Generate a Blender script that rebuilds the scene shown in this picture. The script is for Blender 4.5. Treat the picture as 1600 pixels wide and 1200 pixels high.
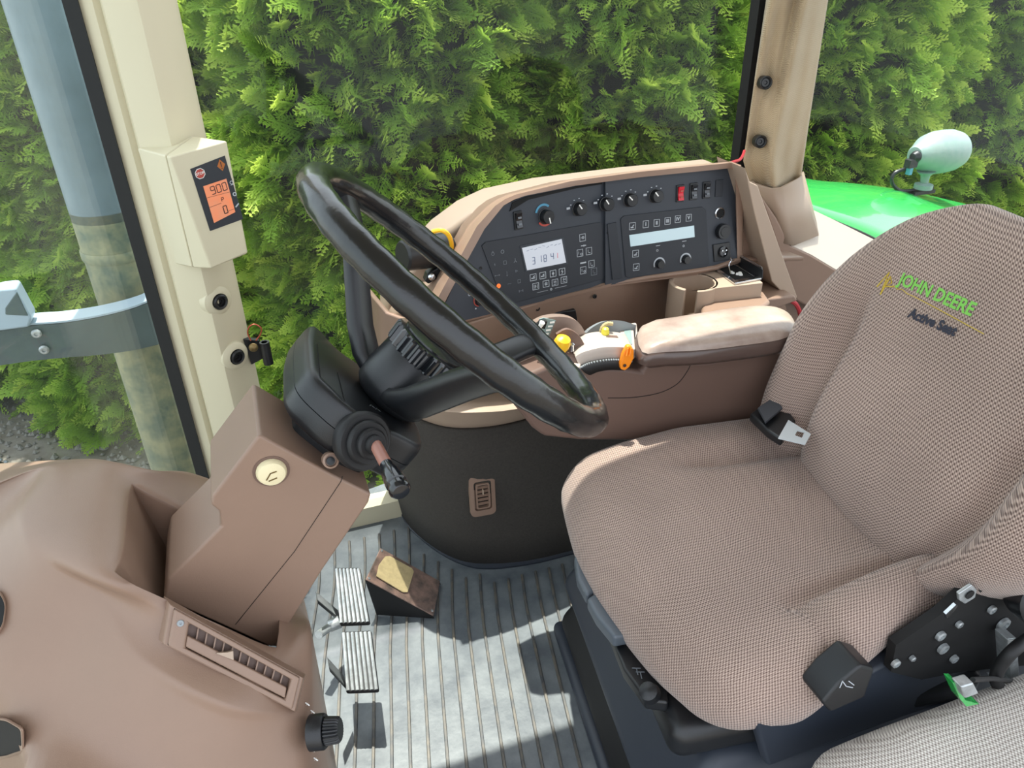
import bpy, bmesh, math, random
from mathutils import Vector, Matrix, Euler, noise
from mathutils.bvhtree import BVHTree
random.seed(7)
for o in list(bpy.data.objects): bpy.data.objects.remove(o)
SC = bpy.context.scene; COL = SC.collection
V = Vector; PI = math.pi
# ------------------------------------------------------------------ camera
F, PITCH, YAW, ROLL = 1180.0, 30.5, 19.0, -1.0
CAM = V((0, 0, 1.22))
_p, _y, _r = map(math.radians, (PITCH, YAW, ROLL))
FW = V((math.sin(_y)*math.cos(_p), math.cos(_y)*math.cos(_p), -math.sin(_p)))
_rt = FW.cross(V((0, 0, 1))).normalized(); _up = _rt.cross(FW)
RT = _rt*math.cos(_r) + _up*math.sin(_r); UP = -_rt*math.sin(_r) + _up*math.cos(_r)
cam = bpy.data.cameras.new('camera'); cam.sensor_width = 36; cam.lens = F*36/1600; cam.clip_start = 0.02
co = bpy.data.objects.new('camera', cam); COL.objects.link(co)
co.matrix_world = Matrix((( RT.x, UP.x, -FW.x, CAM.x), (RT.y, UP.y, -FW.y, CAM.y), (RT.z, UP.z, -FW.z, CAM.z), (0, 0, 0, 1)))
SC.camera = co
# ------------------------------------------------------------------ light
w = bpy.data.worlds.new('world'); SC.world = w; w.use_nodes = True
nt = w.node_tree; bg = nt.nodes['Background']
sky = nt.nodes.new('ShaderNodeTexSky'); sky.sky_type = 'NISHITA'; sky.sun_disc = False
sky.sun_elevation = math.radians(77); sky.sun_rotation = math.radians(0); sky.dust_density = 3.0; sky.air_density = 1.0
mixc = nt.nodes.new('ShaderNodeMix'); mixc.data_type = 'RGBA'; mixc.inputs[0].default_value = 0.62
nt.links.new(sky.outputs[0], mixc.inputs[6]); mixc.inputs[7].default_value = (9.0, 9.3, 9.6, 1)
nt.links.new(mixc.outputs[2], bg.inputs[0]); bg.inputs[1].default_value = 0.22
sl = bpy.data.lights.new('sun', 'SUN'); sl.energy = 6.2; sl.angle = math.radians(0.6); sl.color = (1.0, 0.955, 0.88)
so = bpy.data.objects.new('sun', sl); COL.objects.link(so)
SUN_EL = math.radians(77.5); SUNV = V((0.03, math.cos(SUN_EL), math.sin(SUN_EL)))
so.rotation_euler = SUNV.to_track_quat('Z', 'Y').to_euler(); so.location = (0, 3, 6)
SC.view_settings.view_transform = 'Standard'; SC.view_settings.look = 'None'
SC.view_settings.gamma = 1; SC.view_settings.use_curve_mapping = False
SC.view_settings.exposure = 0.55
# ------------------------------------------------------------------ helpers
def hit(px, py, P0, n):
    d = FW*F + RT*(px-800) - UP*(py-600); P0 = V(P0); n = V(n)
    return CAM + d*((P0-CAM).dot(n)/d.dot(n))
def at(px, py, x=None, y=None, z=None):
    if x is not None: return hit(px, py, (x, 0, 0), (1, 0, 0))
    if y is not None: return hit(px, py, (0, y, 0), (0, 1, 0))
    return hit(px, py, (0, 0, z), (0, 0, 1))
def s2l(c):
    return tuple(((v/255)/12.92 if v/255 <= .04045 else ((v/255+.055)/1.055)**2.4) for v in c)
MATS = {}
def mat(name, rgb, rough=.5, metal=0, bump=0, bscale=300, var=0, vscale=4, spec=.5, alpha=None, emit=None, es=1, rgb2=None, coat=0):
    m = bpy.data.materials.new(name); m.use_nodes = True; t = m.node_tree; b = t.nodes['Principled BSDF']
    c = s2l(rgb)+(1,); b.inputs['Base Color'].default_value = c; b.inputs['Roughness'].default_value = rough
    b.inputs['Metallic'].default_value = metal; b.inputs['Specular IOR Level'].default_value = spec
    b.inputs['Coat Weight'].default_value = coat
    tc = t.nodes.new('ShaderNodeTexCoord')
    if var:
        n = t.nodes.new('ShaderNodeTexNoise'); n.inputs['Scale'].default_value = vscale; n.inputs['Detail'].default_value = 8
        n.inputs['Roughness'].default_value = .65
        t.links.new(tc.outputs['Object'], n.inputs['Vector'])
        r = t.nodes.new('ShaderNodeMapRange'); r.inputs[1].default_value = .35; r.inputs[2].default_value = .65
        t.links.new(n.outputs[0], r.inputs[0])
        mx = t.nodes.new('ShaderNodeMix'); mx.data_type = 'RGBA'; t.links.new(r.outputs[0], mx.inputs[0])
        c2 = s2l(rgb2)+(1,) if rgb2 else tuple(v*(1-var) for v in c[:3])+(1,)
        mx.inputs[6].default_value = c; mx.inputs[7].default_value = c2
        t.links.new(mx.outputs[2], b.inputs['Base Color'])
    if bump:
        n2 = t.nodes.new('ShaderNodeTexNoise'); n2.inputs['Scale'].default_value = bscale; n2.inputs['Detail'].default_value = 2
        t.links.new(tc.outputs['Object'], n2.inputs['Vector'])
        bp = t.nodes.new('ShaderNodeBump'); bp.inputs['Strength'].default_value = bump; bp.inputs['Distance'].default_value = .001
        t.links.new(n2.outputs[0], bp.inputs['Height']); t.links.new(bp.outputs[0], b.inputs['Normal'])
    if emit: b.inputs['Emission Color'].default_value = s2l(emit)+(1,); b.inputs['Emission Strength'].default_value = es
    MATS[name] = m; return m
def smooth_sharp(bm, ang=40):
    for f in bm.faces: f.smooth = True
    a = math.radians(ang)
    for e in bm.edges:
        if len(e.link_faces) == 2 and e.calc_face_angle(0) > a: e.smooth = False
def link(name, me, m=None, parent=None, loc=None):
    o = bpy.data.objects.new(name, me); COL.objects.link(o)
    if m is not None: me.materials.append(m if not isinstance(m, str) else MATS[m])
    if parent is not None:
        o.parent = parent
        o.matrix_parent_inverse = world(parent).inverted()
    return o
def world(o):
    mw = Matrix.LocRotScale(o.location, o.rotation_euler, o.scale)
    return (world(o.parent) @ o.matrix_parent_inverse @ mw) if o.parent else mw
def obj(name, bm, m, parent=None, bevel=0, seg=3, sub=0, ang=40, recalc=True):
    if recalc: bmesh.ops.recalc_face_normals(bm, faces=bm.faces)
    if sub:
        for f in bm.faces: f.smooth = True
    else: smooth_sharp(bm, ang)
    me = bpy.data.meshes.new(name); bm.to_mesh(me); bm.free()
    o = link(name, me, m, parent)
    if bevel:
        b = o.modifiers.new('b', 'BEVEL'); b.width = bevel; b.segments = seg; b.limit_method = 'ANGLE'; b.angle_limit = math.radians(28)
        b.harden_normals = False
        for p in me.polygons: p.use_smooth = True
        me.set_sharp_from_angle(angle=math.radians(60))
        wn = o.modifiers.new('w', 'WEIGHTED_NORMAL'); wn.keep_sharp = False
    if sub:
        s = o.modifiers.new('s', 'SUBSURF'); s.levels = s.render_levels = sub
    return o
def props(o, label=None, cat=None, group=None, kind=None):
    if label: o['label'] = label
    if cat: o['category'] = cat
    if group: o['group'] = group
    if kind: o['kind'] = kind
    return o
def thing(name, label, cat, loc=(0, 0, 0), group=None, kind=None, rz=0):
    o = bpy.data.objects.new(name, None); COL.objects.link(o); o.location = loc; o.rotation_euler = (0, 0, rz); o.empty_display_size = .05
    return props(o, label, cat, group, kind)
def BM(): return bmesh.new()
def frame(z, x=None):
    z = V(z).normalized(); x = V(x) if x is not None else (V((1, 0, 0)) if abs(z.x) < .9 else V((0, 1, 0)))
    x = (x - z*x.dot(z)).normalized(); y = z.cross(x)
    return Matrix(((x.x, y.x, z.x), (x.y, y.y, z.y), (x.z, y.z, z.z)))
def box(bm, c, half, rot=None):
    c = V(c); vs = []
    for i in range(8):
        p = V((half[0]*(1 if i & 1 else -1), half[1]*(1 if i & 2 else -1), half[2]*(1 if i & 4 else -1)))
        vs.append(bm.verts.new(c + (rot @ p if rot else p)))
    for q in ((0, 2, 3, 1), (4, 5, 7, 6), (0, 1, 5, 4), (2, 6, 7, 3), (0, 4, 6, 2), (1, 3, 7, 5)): bm.faces.new([vs[k] for k in q])
    return bm
def prism(bm, pts, d):
    """closed outline of 3-D points extruded by vector d"""
    d = V(d); a = [bm.verts.new(p) for p in pts]; b = [bm.verts.new(V(p)+d) for p in pts]; n = len(a)
    bm.faces.new(a); bm.faces.new(b[::-1])
    for i in range(n): bm.faces.new((a[i], b[i], b[(i+1) % n], a[(i+1) % n]))
    return bm
def loft(bm, rows, closed=False, caps=False):
    R = [[bm.verts.new(p) for p in r] for r in rows]; n = len(R[0])
    for a, b in zip(R[:-1], R[1:]):
        for i in range(n if closed else n-1):
            j = (i+1) % n; bm.faces.new((a[i], a[j], b[j], b[i]))
    if caps: bm.faces.new(R[0][::-1]); bm.faces.new(R[-1])
    return R
def tube(bm, pts, r, seg=10, closed=False, flat=1.0, upv=None):
    pts = [V(p) for p in pts]; n = len(pts); rows = []; u = V(upv) if upv is not None else None
    for i, p in enumerate(pts):
        t = (pts[(i+1) % n]-pts[i-1]) if closed else (pts[min(i+1, n-1)]-pts[max(i-1, 0)])
        t.normalize()
        if u is None: u = V((0, 0, 1)) if abs(t.z) < .9 else V((1, 0, 0))
        u2 = u - t*u.dot(t)
        if u2.length < 1e-5: u2 = t.orthogonal()
        u2.normalize(); w2 = t.cross(u2)
        if upv is None: u = u2
        rr = r[i] if isinstance(r, (list, tuple)) else r
        rows.append([p + (u2*math.cos(a)*flat + w2*math.sin(a))*rr for a in [2*PI*k/seg for k in range(seg)]])
    if closed: rows.append(rows[0])
    R = loft(bm, rows, closed=True, caps=not closed)
    if closed: bmesh.ops.remove_doubles(bm, verts=R[0]+R[-1], dist=1e-6)
    return bm
def spline(pts, n=8, closed=False):
    pts = [V(p) for p in pts]; out = []; m = len(pts)
    for i in range(m if closed else m-1):
        g = (lambda k: pts[k % m]) if closed else (lambda k: pts[max(0, min(m-1, k))])
        a, b, c, d = g(i-1), g(i), g(i+1), g(i+2)
        for k in range(n):
            t = k/n; out.append(.5*((2*b)+(c-a)*t+(2*a-5*b+4*c-d)*t*t+(3*b-a-3*c+d)*t**3))
    if not closed: out.append(pts[-1])
    return out
def lathe(bm, prof, c, axis, seg=24, x=None, cap=True):
    M = frame(axis, x); c = V(c); rows = []
    for r, h in prof: rows.append([c + M @ V((r*math.cos(a), r*math.sin(a), h)) for a in [2*PI*k/seg for k in range(seg)]])
    loft(bm, rows, closed=True, caps=cap); return bm
def rbox(bm, half, r, n=10, f=None):
    """rounded cushion box about the origin; f deforms each point"""
    cube = bmesh.new(); vs = {}
    def key(p): return (round(p[0], 5), round(p[1], 5), round(p[2], 5))
    def vert(p):
        k = key(p)
        if k not in vs:
            q = V(p); inner = V([max(-(h-r), min(h-r, q[i]*h*1.0)) for i, h in enumerate(half)])
            dd = V([q[i]*half[i] for i in range(3)]) - inner
            res = inner + (dd.normalized()*r if dd.length > 1e-7 else V((0, 0, 0)))
            vs[k] = bm.verts.new(f(res) if f else res)
        return vs[k]
    if isinstance(n, int): n = (n, n, n)
    def ticks(h, k):
        e = 1-r/h; L = [-1+(1-e)*i/4 for i in range(4)]; L += [-e+2*e*i/k for i in range(k+1)]; L += [e+(1-e)*i/4 for i in range(1, 5)]
        return L
    T = [ticks(half[i], n[i]) for i in range(3)]
    for ax in range(3):
        u, v = [(1, 2), (2, 0), (0, 1)][ax]
        for s in (-1, 1):
            for i in range(len(T[u])-1):
                for j in range(len(T[v])-1):
                    q = []
                    for a, b in ((i, j), (i+1, j), (i+1, j+1), (i, j+1)):
                        p = [0, 0, 0]; p[ax] = s; p[u] = T[u][a]; p[v] = T[v][b]; q.append(vert(p))
                    if s < 0: q = q[::-1]
                    if len(set(q)) == 4: bm.faces.new(q)
    cube.free(); return bm
def text_bm(txt, size, org, ux, uy, ext=.0004, bold=0, shear=0, align='CENTER', proj=None, sx=1):
    c = bpy.data.curves.new('t', 'FONT'); c.body = txt; c.size = size; c.align_x = align; c.align_y = 'CENTER'; c.offset = bold; c.shear = shear
    c.resolution_u = 3
    if not proj: c.extrude = ext
    o = bpy.data.objects.new('t', c); COL.objects.link(o); dg = bpy.context.evaluated_depsgraph_get()
    me = bpy.data.meshes.new_from_object(o.evaluated_get(dg)); bpy.data.objects.remove(o); bpy.data.curves.remove(c)
    ux = V(ux).normalized(); uy = V(uy).normalized(); n = ux.cross(uy); b = BM(); b.from_mesh(me); bpy.data.meshes.remove(me)
    if proj: bmesh.ops.subdivide_edges(b, edges=[e for e in b.edges if e.calc_length() > size*.25], cuts=2)
    for v in b.verts:
        p = V(org) + ux*v.co.x*sx + uy*v.co.y + n*(v.co.z+ext*1.2)
        v.co = proj(p) if proj else p
    return b
def merge(bm, other):
    me = bpy.data.meshes.new('x'); other.to_mesh(me); other.free(); bm.from_mesh(me); bpy.data.meshes.remove(me); return bm
def outline(bm, pts, wd, n, h=.0006):
    """closed flat line along a polygon"""
    n = V(n).normalized(); m = len(pts); pts = [V(p) for p in pts]
    for i in range(m): bar(bm, pts[i], pts[(i+1) % m], wd, n, h)
    return bm
def bar(bm, a, b, wd, n, h=.0006):
    a, b, n = V(a), V(b), V(n).normalized(); t = (b-a)
    if t.length < 1e-6: return bm
    s = t.cross(n).normalized()*wd/2; t = t.normalized()*wd*.3
    q = [a-t+s, b+t+s, b+t-s, a-t-s]; prism(bm, q, n*h); return bm
def disc(bm, c, n, r, h=.0008, seg=16):
    lathe(bm, [(r, 0), (r, h)], c, n, seg); return bm
def ringflat(bm, c, n, r0, r1, a0=0, a1=2*PI, h=.0008, seg=24, x=None):
    M = frame(n, x); c = V(c); rows = []
    for k in range(seg+1):
        a = a0+(a1-a0)*k/seg; d = M @ V((math.cos(a), math.sin(a), 0)); z = M @ V((0, 0, h))
        rows.append([c+d*r0, c+d*r1, c+d*r1+z, c+d*r0+z])
    loft(bm, rows, closed=True, caps=True); return bm
def screw(name, c, n, r, m, parent, m2=None):
    bm = BM(); lathe(bm, [(r, 0), (r, r*.3), (r*.8, r*.5), (r*.45, r*.5), (r*.4, r*.15)], c, n, 16)
    o = obj(name, bm, m, parent); return o
def roundpoly(pts, r, n=5):
    out = []; m = len(pts); pts = [V(p) for p in pts]
    for i in range(m):
        p, a, b = pts[i], pts[i-1], pts[(i+1) % m]; la, lb = (a-p).length, (b-p).length; q = min(r, la*.45, lb*.45)
        s, e = p+(a-p).normalized()*q, p+(b-p).normalized()*q
        for k in range(n+1):
            t = k/n; out.append(s*(1-t)**2+p*2*t*(1-t)+e*t*t)
    return out
# ------------------------------------------------------------------ materials
mat('brown', (139, 114, 98), .42, bump=.15, bscale=900, var=.08, vscale=6)
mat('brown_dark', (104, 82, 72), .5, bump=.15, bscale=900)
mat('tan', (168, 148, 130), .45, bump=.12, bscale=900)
mat('cream', (205, 197, 170), .45, bump=.08, bscale=500)
mat('cream_light', (216, 210, 188), .45)
mat('black', (23, 25, 28), .36, bump=.2, bscale=1200)
mat('black_gloss', (22, 24, 28), .18, coat=.4)
mat('black_leather', (17, 19, 21), .27, bump=.25, bscale=260, coat=.25)
mat('rubber', (16, 16, 18), .6)
mat('void', (6, 6, 7), .8)
mat('panel', (50, 55, 63), .55, bump=.1, bscale=1500)
mat('panel_dark', (40, 44, 51), .6)
mat('print', (178, 184, 190), .6)
mat('print_dim', (112, 118, 124), .6)
mat('white', (236, 236, 232), .5)
mat('chrome', (205, 208, 212), .18, metal=1)
mat('steel', (196, 202, 204), .32, metal=.6, var=.4, vscale=60)
mat('steel_dark', (60, 62, 64), .4, metal=.7, var=.4, vscale=60)
mat('lcd', (176, 182, 190), .25, emit=(205, 208, 218), es=.25)
mat('lcd_strip', (165, 186, 192), .2, emit=(190, 212, 220), es=.22)
mat('lcd_orange', (214, 128, 88), .3, emit=(240, 130, 84), es=.22, var=.3, vscale=30, rgb2=(196, 138, 108))
mat('lcd_digit', (62, 40, 36), .4)
mat('digit_blue', (92, 108, 140), .4)
mat('digit_red', (226, 130, 140), .4)
mat('red', (206, 34, 50), .35)
mat('red_print', (176, 70, 58), .5)
mat('red_cord', (176, 40, 48), .5)
mat('blue_print', (74, 140, 170), .5)
mat('orange', (246, 140, 22), .35)
mat('orange_lamp', (236, 120, 60), .3, emit=(255, 110, 40), es=.6)
mat('yellow', (240, 186, 36), .35)
mat('yellow_green', (222, 212, 70), .4)
mat('yellow_thread', (196, 170, 58), .7)
mat('green_thread', (120, 190, 80), .7)
mat('navy_thread', (42, 44, 58), .7)
mat('copper', (168, 84, 60), .35, metal=.6)
mat('brass', (122, 104, 70), .4, metal=.8)
mat('pearl', (188, 176, 166), .32, var=.1, vscale=20)
mat('grey_plastic', (140, 146, 150), .35)
mat('decal', (120, 140, 138), .45)
mat('armpad', (138, 118, 108), .33, var=.5, vscale=9, rgb2=(176, 160, 148), bump=.35, bscale=160, coat=.15)
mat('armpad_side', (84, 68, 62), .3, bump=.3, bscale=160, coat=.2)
mat('carpet', (66, 62, 57), .95, bump=.9, bscale=700, var=.25, vscale=200)
mat('mat_rubber', (80, 87, 93), .40, var=.5, vscale=14, rgb2=(112, 118, 121), bump=.35, bscale=90)
mat('mat_rib', (62, 66, 70), .45, var=.3, vscale=30, rgb2=(104, 98, 88))
mat('mat_edge', (44, 50, 60), .45)
mat('grip_tape', (190, 172, 128), .85, bump=.8, bscale=900, var=.2, vscale=90)
mat('pedal_plate', (96, 84, 78), .45, metal=.3, var=.8, vscale=34, rgb2=(156, 128, 116))
mat('green_paint', (44, 172, 78), .25, coat=.6)
mat('lamp_shell', (118, 146, 140), .5, var=.25, vscale=14, rgb2=(140, 156, 154), bump=.2, bscale=200)
mat('cap_cream', (222, 210, 172), .5, bump=.4, bscale=250)
mat('bark', (92, 76, 62), .9, bump=.6, bscale=60)
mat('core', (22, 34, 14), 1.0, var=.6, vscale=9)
mat('gravel_a', (122, 118, 112), .9, var=.35, vscale=30)
mat('ground_soil', (96, 88, 76), .95, var=.5, vscale=5, rgb2=(132, 126, 118), bump=.8, bscale=30)
mat('fabric_strap', (60, 62, 68), .8)
mat('headliner', (196, 188, 172), .8)
def weave(name, dark, light, period, ax, var=None):  # two-tone basket weave
    m = bpy.data.materials.new(name); m.use_nodes = True; t = m.node_tree; b = t.nodes['Principled BSDF']; L = t.links.new
    b.inputs['Roughness'].default_value = .85; b.inputs['Sheen Weight'].default_value = .25; b.inputs['Specular IOR Level'].default_value = .2
    tc = t.nodes.new('ShaderNodeTexCoord'); sp = t.nodes.new('ShaderNodeSeparateXYZ'); 
    wn = t.nodes.new('ShaderNodeTexNoise'); wn.inputs['Scale'].default_value = 9; L(tc.outputs['Object'], wn.inputs['Vector'])
    vm = t.nodes.new('ShaderNodeVectorMath'); vm.operation = 'MULTIPLY_ADD'; vm.inputs[1].default_value = (.012,)*3
    L(wn.outputs['Color'], vm.inputs[0]); L(tc.outputs['Object'], vm.inputs[2]); L(vm.outputs[0], sp.inputs[0])
    def math_(op, a, b_=None):
        n = t.nodes.new('ShaderNodeMath'); n.operation = op
        for i, v in enumerate((a, b_)):
            if v is None: continue
            if isinstance(v, (int, float)): n.inputs[i].default_value = v
            else: L(v, n.inputs[i])
        return n.outputs[0]
    k = 2*PI/period
    ca, cb = sp.outputs[ax[0]], sp.outputs[ax[1]]
    if ax == (0, 1): ca = math_('ADD', ca, sp.outputs[2]); cb = math_('ADD', cb, sp.outputs[2])
    if ax == (1, 2): ca = math_('SUBTRACT', ca, sp.outputs[0])
    u = math_('SINE', math_('MULTIPLY', ca, k)); v = math_('SINE', math_('MULTIPLY', cb, k*.82))
    pr = math_('ADD', math_('MULTIPLY', u, v), math_('MULTIPLY', v, .35))
    rg = t.nodes.new('ShaderNodeMapRange'); rg.inputs[1].default_value = -.75; rg.inputs[2].default_value = .75; L(pr, rg.inputs[0])
    n2 = t.nodes.new('ShaderNodeTexNoise'); n2.inputs['Scale'].default_value = 6; n2.inputs['Detail'].default_value = 6; L(tc.outputs['Object'], n2.inputs['Vector'])
    mx = t.nodes.new('ShaderNodeMix'); mx.data_type = 'RGBA'; L(rg.outputs[0], mx.inputs[0])
    mx.inputs[6].default_value = s2l(dark)+(1,); mx.inputs[7].default_value = s2l(light)+(1,)
    mm = t.nodes.new('ShaderNodeMix'); mm.data_type = 'RGBA'; mm.blend_type = 'MULTIPLY'; mm.inputs[0].default_value = .5
    cr = t.nodes.new('ShaderNodeMapRange'); cr.inputs[1].default_value = .35; cr.inputs[2].default_value = .6; cr.inputs[3].default_value = .72; cr.inputs[4].default_value = 1.0; L(n2.outputs[0], cr.inputs[0])
    L(mx.outputs[2], mm.inputs[6]); L(cr.outputs[0], mm.inputs[7]); L(mm.outputs[2], b.inputs['Base Color'])
    bp = t.nodes.new('ShaderNodeBump'); bp.inputs['Strength'].default_value = .5; bp.inputs['Distance'].default_value = .0015
    L(rg.outputs[0], bp.inputs['Height']); L(bp.outputs[0], b.inputs['Normal']); MATS[name] = m
weave('seat_fabric', (94, 74, 67), (192, 170, 157), .0042, (0, 1))
weave('back_fabric', (94, 74, 67), (192, 170, 157), .0042, (1, 2))
weave('buddy_fabric', (140, 130, 122), (228, 222, 214), .0044, (0, 1))
weave('curtain', (160, 141, 113), (184, 166, 136), .003, (0, 2))
def glassmat(name, tint, haze):
    m = bpy.data.materials.new(name); m.use_nodes = True; t = m.node_tree; t.nodes.clear(); L = t.links.new
    out = t.nodes.new('ShaderNodeOutputMaterial'); tr = t.nodes.new('ShaderNodeBsdfTransparent'); tr.inputs[0].default_value = tint+(1,)
    gl = t.nodes.new('ShaderNodeBsdfGlossy'); gl.inputs['Roughness'].default_value = .02
    df = t.nodes.new('ShaderNodeBsdfDiffuse'); df.inputs[0].default_value = (.75, .8, .8, 1)
    lw = t.nodes.new('ShaderNodeLayerWeight'); pw = t.nodes.new('ShaderNodeMath'); pw.operation = 'POWER'; pw.inputs[1].default_value = 5; L(lw.outputs['Facing'], pw.inputs[0]); lw.inputs[0].default_value = .5
    fr = t.nodes.new('ShaderNodeMath'); fr.operation = 'MULTIPLY_ADD'; L(pw.outputs[0], fr.inputs[0]); fr.inputs[1].default_value = .9; fr.inputs[2].default_value = .008
    tc = t.nodes.new('ShaderNodeTexCoord'); n = t.nodes.new('ShaderNodeTexNoise'); n.inputs['Scale'].default_value = 3.5; n.inputs['Detail'].default_value = 9
    L(tc.outputs['Object'], n.inputs[0]); mr = t.nodes.new('ShaderNodeMapRange'); mr.inputs[1].default_value = .3; mr.inputs[2].default_value = .75
    mr.inputs[3].default_value = haze*.3; mr.inputs[4].default_value = haze; L(n.outputs[0], mr.inputs[0])
    a = t.nodes.new('ShaderNodeMixShader'); L(mr.outputs[0], a.inputs[0]); L(tr.outputs[0], a.inputs[1]); L(df.outputs[0], a.inputs[2])
    b = t.nodes.new('ShaderNodeMixShader'); L(fr.outputs[0], b.inputs[0]); L(a.outputs[0], b.inputs[1]); L(gl.outputs[0], b.inputs[2])
    L(b.outputs[0], out.inputs[0]); MATS[name] = m
glassmat('glass', (.97, .99, .975), .014); glassmat('glass_front', (.94, .98, .97), .035)
def leafmat(name, a, b, c):
    m = bpy.data.materials.new(name); m.use_nodes = True; t = m.node_tree; L = t.links.new; pb = t.nodes['Principled BSDF']
    oi = t.nodes.new('ShaderNodeObjectInfo'); cr = t.nodes.new('ShaderNodeValToRGB'); e = cr.color_ramp.elements
    e[0].color = s2l(a)+(1,); e[1].color = s2l(c)+(1,); x = e.new(.55); x.color = s2l(b)+(1,)
    tp = t.nodes.new('ShaderNodeAttribute'); tp.attribute_name = 'tip'; ad = t.nodes.new('ShaderNodeMath'); ad.operation = 'MULTIPLY_ADD'; L(oi.outputs['Random'], ad.inputs[0]); ad.inputs[1].default_value = .45
    am = t.nodes.new('ShaderNodeMath'); am.operation = 'MULTIPLY'; am.inputs[1].default_value = .55; L(tp.outputs['Fac'], am.inputs[0]); L(am.outputs[0], ad.inputs[2])
    L(ad.outputs[0], cr.inputs[0]); L(cr.outputs[0], pb.inputs['Base Color']); pb.inputs['Roughness'].default_value = .6; pb.inputs['Specular IOR Level'].default_value = .3
    tl = t.nodes.new('ShaderNodeBsdfTranslucent'); L(cr.outputs[0], tl.inputs[0]); ms = t.nodes.new('ShaderNodeMixShader'); ms.inputs[0].default_value = .5
    L(pb.outputs[0], ms.inputs[1]); L(tl.outputs[0], ms.inputs[2]); L(ms.outputs[0], t.nodes['Material Output'].inputs[0]); MATS[name] = m
leafmat('thuja', (58, 98, 40), (142, 180, 62), (216, 232, 108))
# ------------------------------------------------------------------ outside: ground, hedge
GZ = -1.3
bm = BM(); loft(bm, [[V((x, y, GZ + .03*noise.noise(V((x, y, 0))))) for x in [-9+18*i/40 for i in range(41)]] for y in [-7+18*j/40 for j in range(41)]])
props(obj('ground', bm, 'ground_soil'), kind='structure')
bm = BM(); rg = random.Random(3)
for i in range(2600):
    x = rg.uniform(-2.8, -.2); y = rg.uniform(2.8, 5.0); r = rg.uniform(.008, .026)
    ps = [V((x, y, GZ+.01)) + V((math.cos(a)*r*rg.uniform(.7, 1.2), math.sin(a)*r*rg.uniform(.7, 1.2), 0)) for a in (0, 1.2, 2.4, 3.7, 5)]
    ap = bm.verts.new(V((x, y, GZ+.01+r*.8))); q = [bm.verts.new(p) for p in ps]
    for k in range(5): bm.faces.new((q[k], q[(k+1) % 5], ap))
props(obj('gravel', bm, 'gravel_a'), 'pale grey gravel on the ground beyond the front glass', 'gravel', kind='stuff')
def frond_mesh():
    bm = BM(); rg = random.Random(5)
    def leaf(p, d, L, wd, up):
        s = d.cross(up).normalized()*wd
        a, b_, c, e = bm.verts.new(p), bm.verts.new(p+d*L*.45+s), bm.verts.new(p+d*L), bm.verts.new(p+d*L*.45-s); bm.faces.new((a, b_, c, e))
    up = V((0, 0, 1))
    for k in range(11):
        t = k/10; p = V((t*.13, 0, .02*t-.05*t*t)); 
        for s in (-1, 1):
            L = .066*(1-t*.72)*rg.uniform(.8, 1.15); d = V((.8, s*.75, -.12+rg.uniform(-.25, .25))).normalized()
            leaf(p, d, L, .0030, up)
            for j in range(1, 4):
                pp = p+d*L*j*.24
                for s2 in (-1, 1): leaf(pp, (d+V((.25, s2*.75, rg.uniform(-.2, .2)))).normalized(), L*.40, .0030, up)
    leaf(V((0, 0, 0)), V((1, 0, -.1)).normalized(), .16, .004, up)
    me = bpy.data.meshes.new('frond'); bm.to_mesh(me); bm.free(); me.materials.append(MATS['thuja'])
    a = me.attributes.new('tip', 'FLOAT', 'POINT'); a.data.foreach_set('value', [min(1, max(0, (v.co.x+abs(v.co.y)*.5)/.16)) for v in me.vertices]); return me
frond_ob = bpy.data.objects.new('thuja_frond', frond_mesh())
def gn_instances(o, inst):
    ng = bpy.data.node_groups.new('fronds', 'GeometryNodeTree'); ng.interface.new_socket('Geometry', in_out='INPUT', socket_type='NodeSocketGeometry')
    ng.interface.new_socket('Geometry', in_out='OUTPUT', socket_type='NodeSocketGeometry'); N = ng.nodes; L = ng.links.new
    gi = N.new('NodeGroupInput'); go = N.new('NodeGroupOutput'); ip = N.new('GeometryNodeInstanceOnPoints'); oi = N.new('GeometryNodeObjectInfo'); oi.inputs['Object'].default_value = inst
    at1 = N.new('GeometryNodeInputNamedAttribute'); at1.data_type = 'FLOAT_VECTOR'; at1.inputs[0].default_value = 'rot'
    at2 = N.new('GeometryNodeInputNamedAttribute'); at2.data_type = 'FLOAT'; at2.inputs[0].default_value = 'scl'
    er = N.new('FunctionNodeEulerToRotation')
    L(gi.outputs[0], ip.inputs['Points']); L(oi.outputs['Geometry'], ip.inputs['Instance']); L(at1.outputs[0], er.inputs[0]); L(er.outputs[0], ip.inputs['Rotation'])
    L(at2.outputs[0], ip.inputs['Scale']); L(ip.outputs[0], go.inputs[0])
    md = o.modifiers.new('gn', 'NODES'); md.node_group = ng
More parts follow.
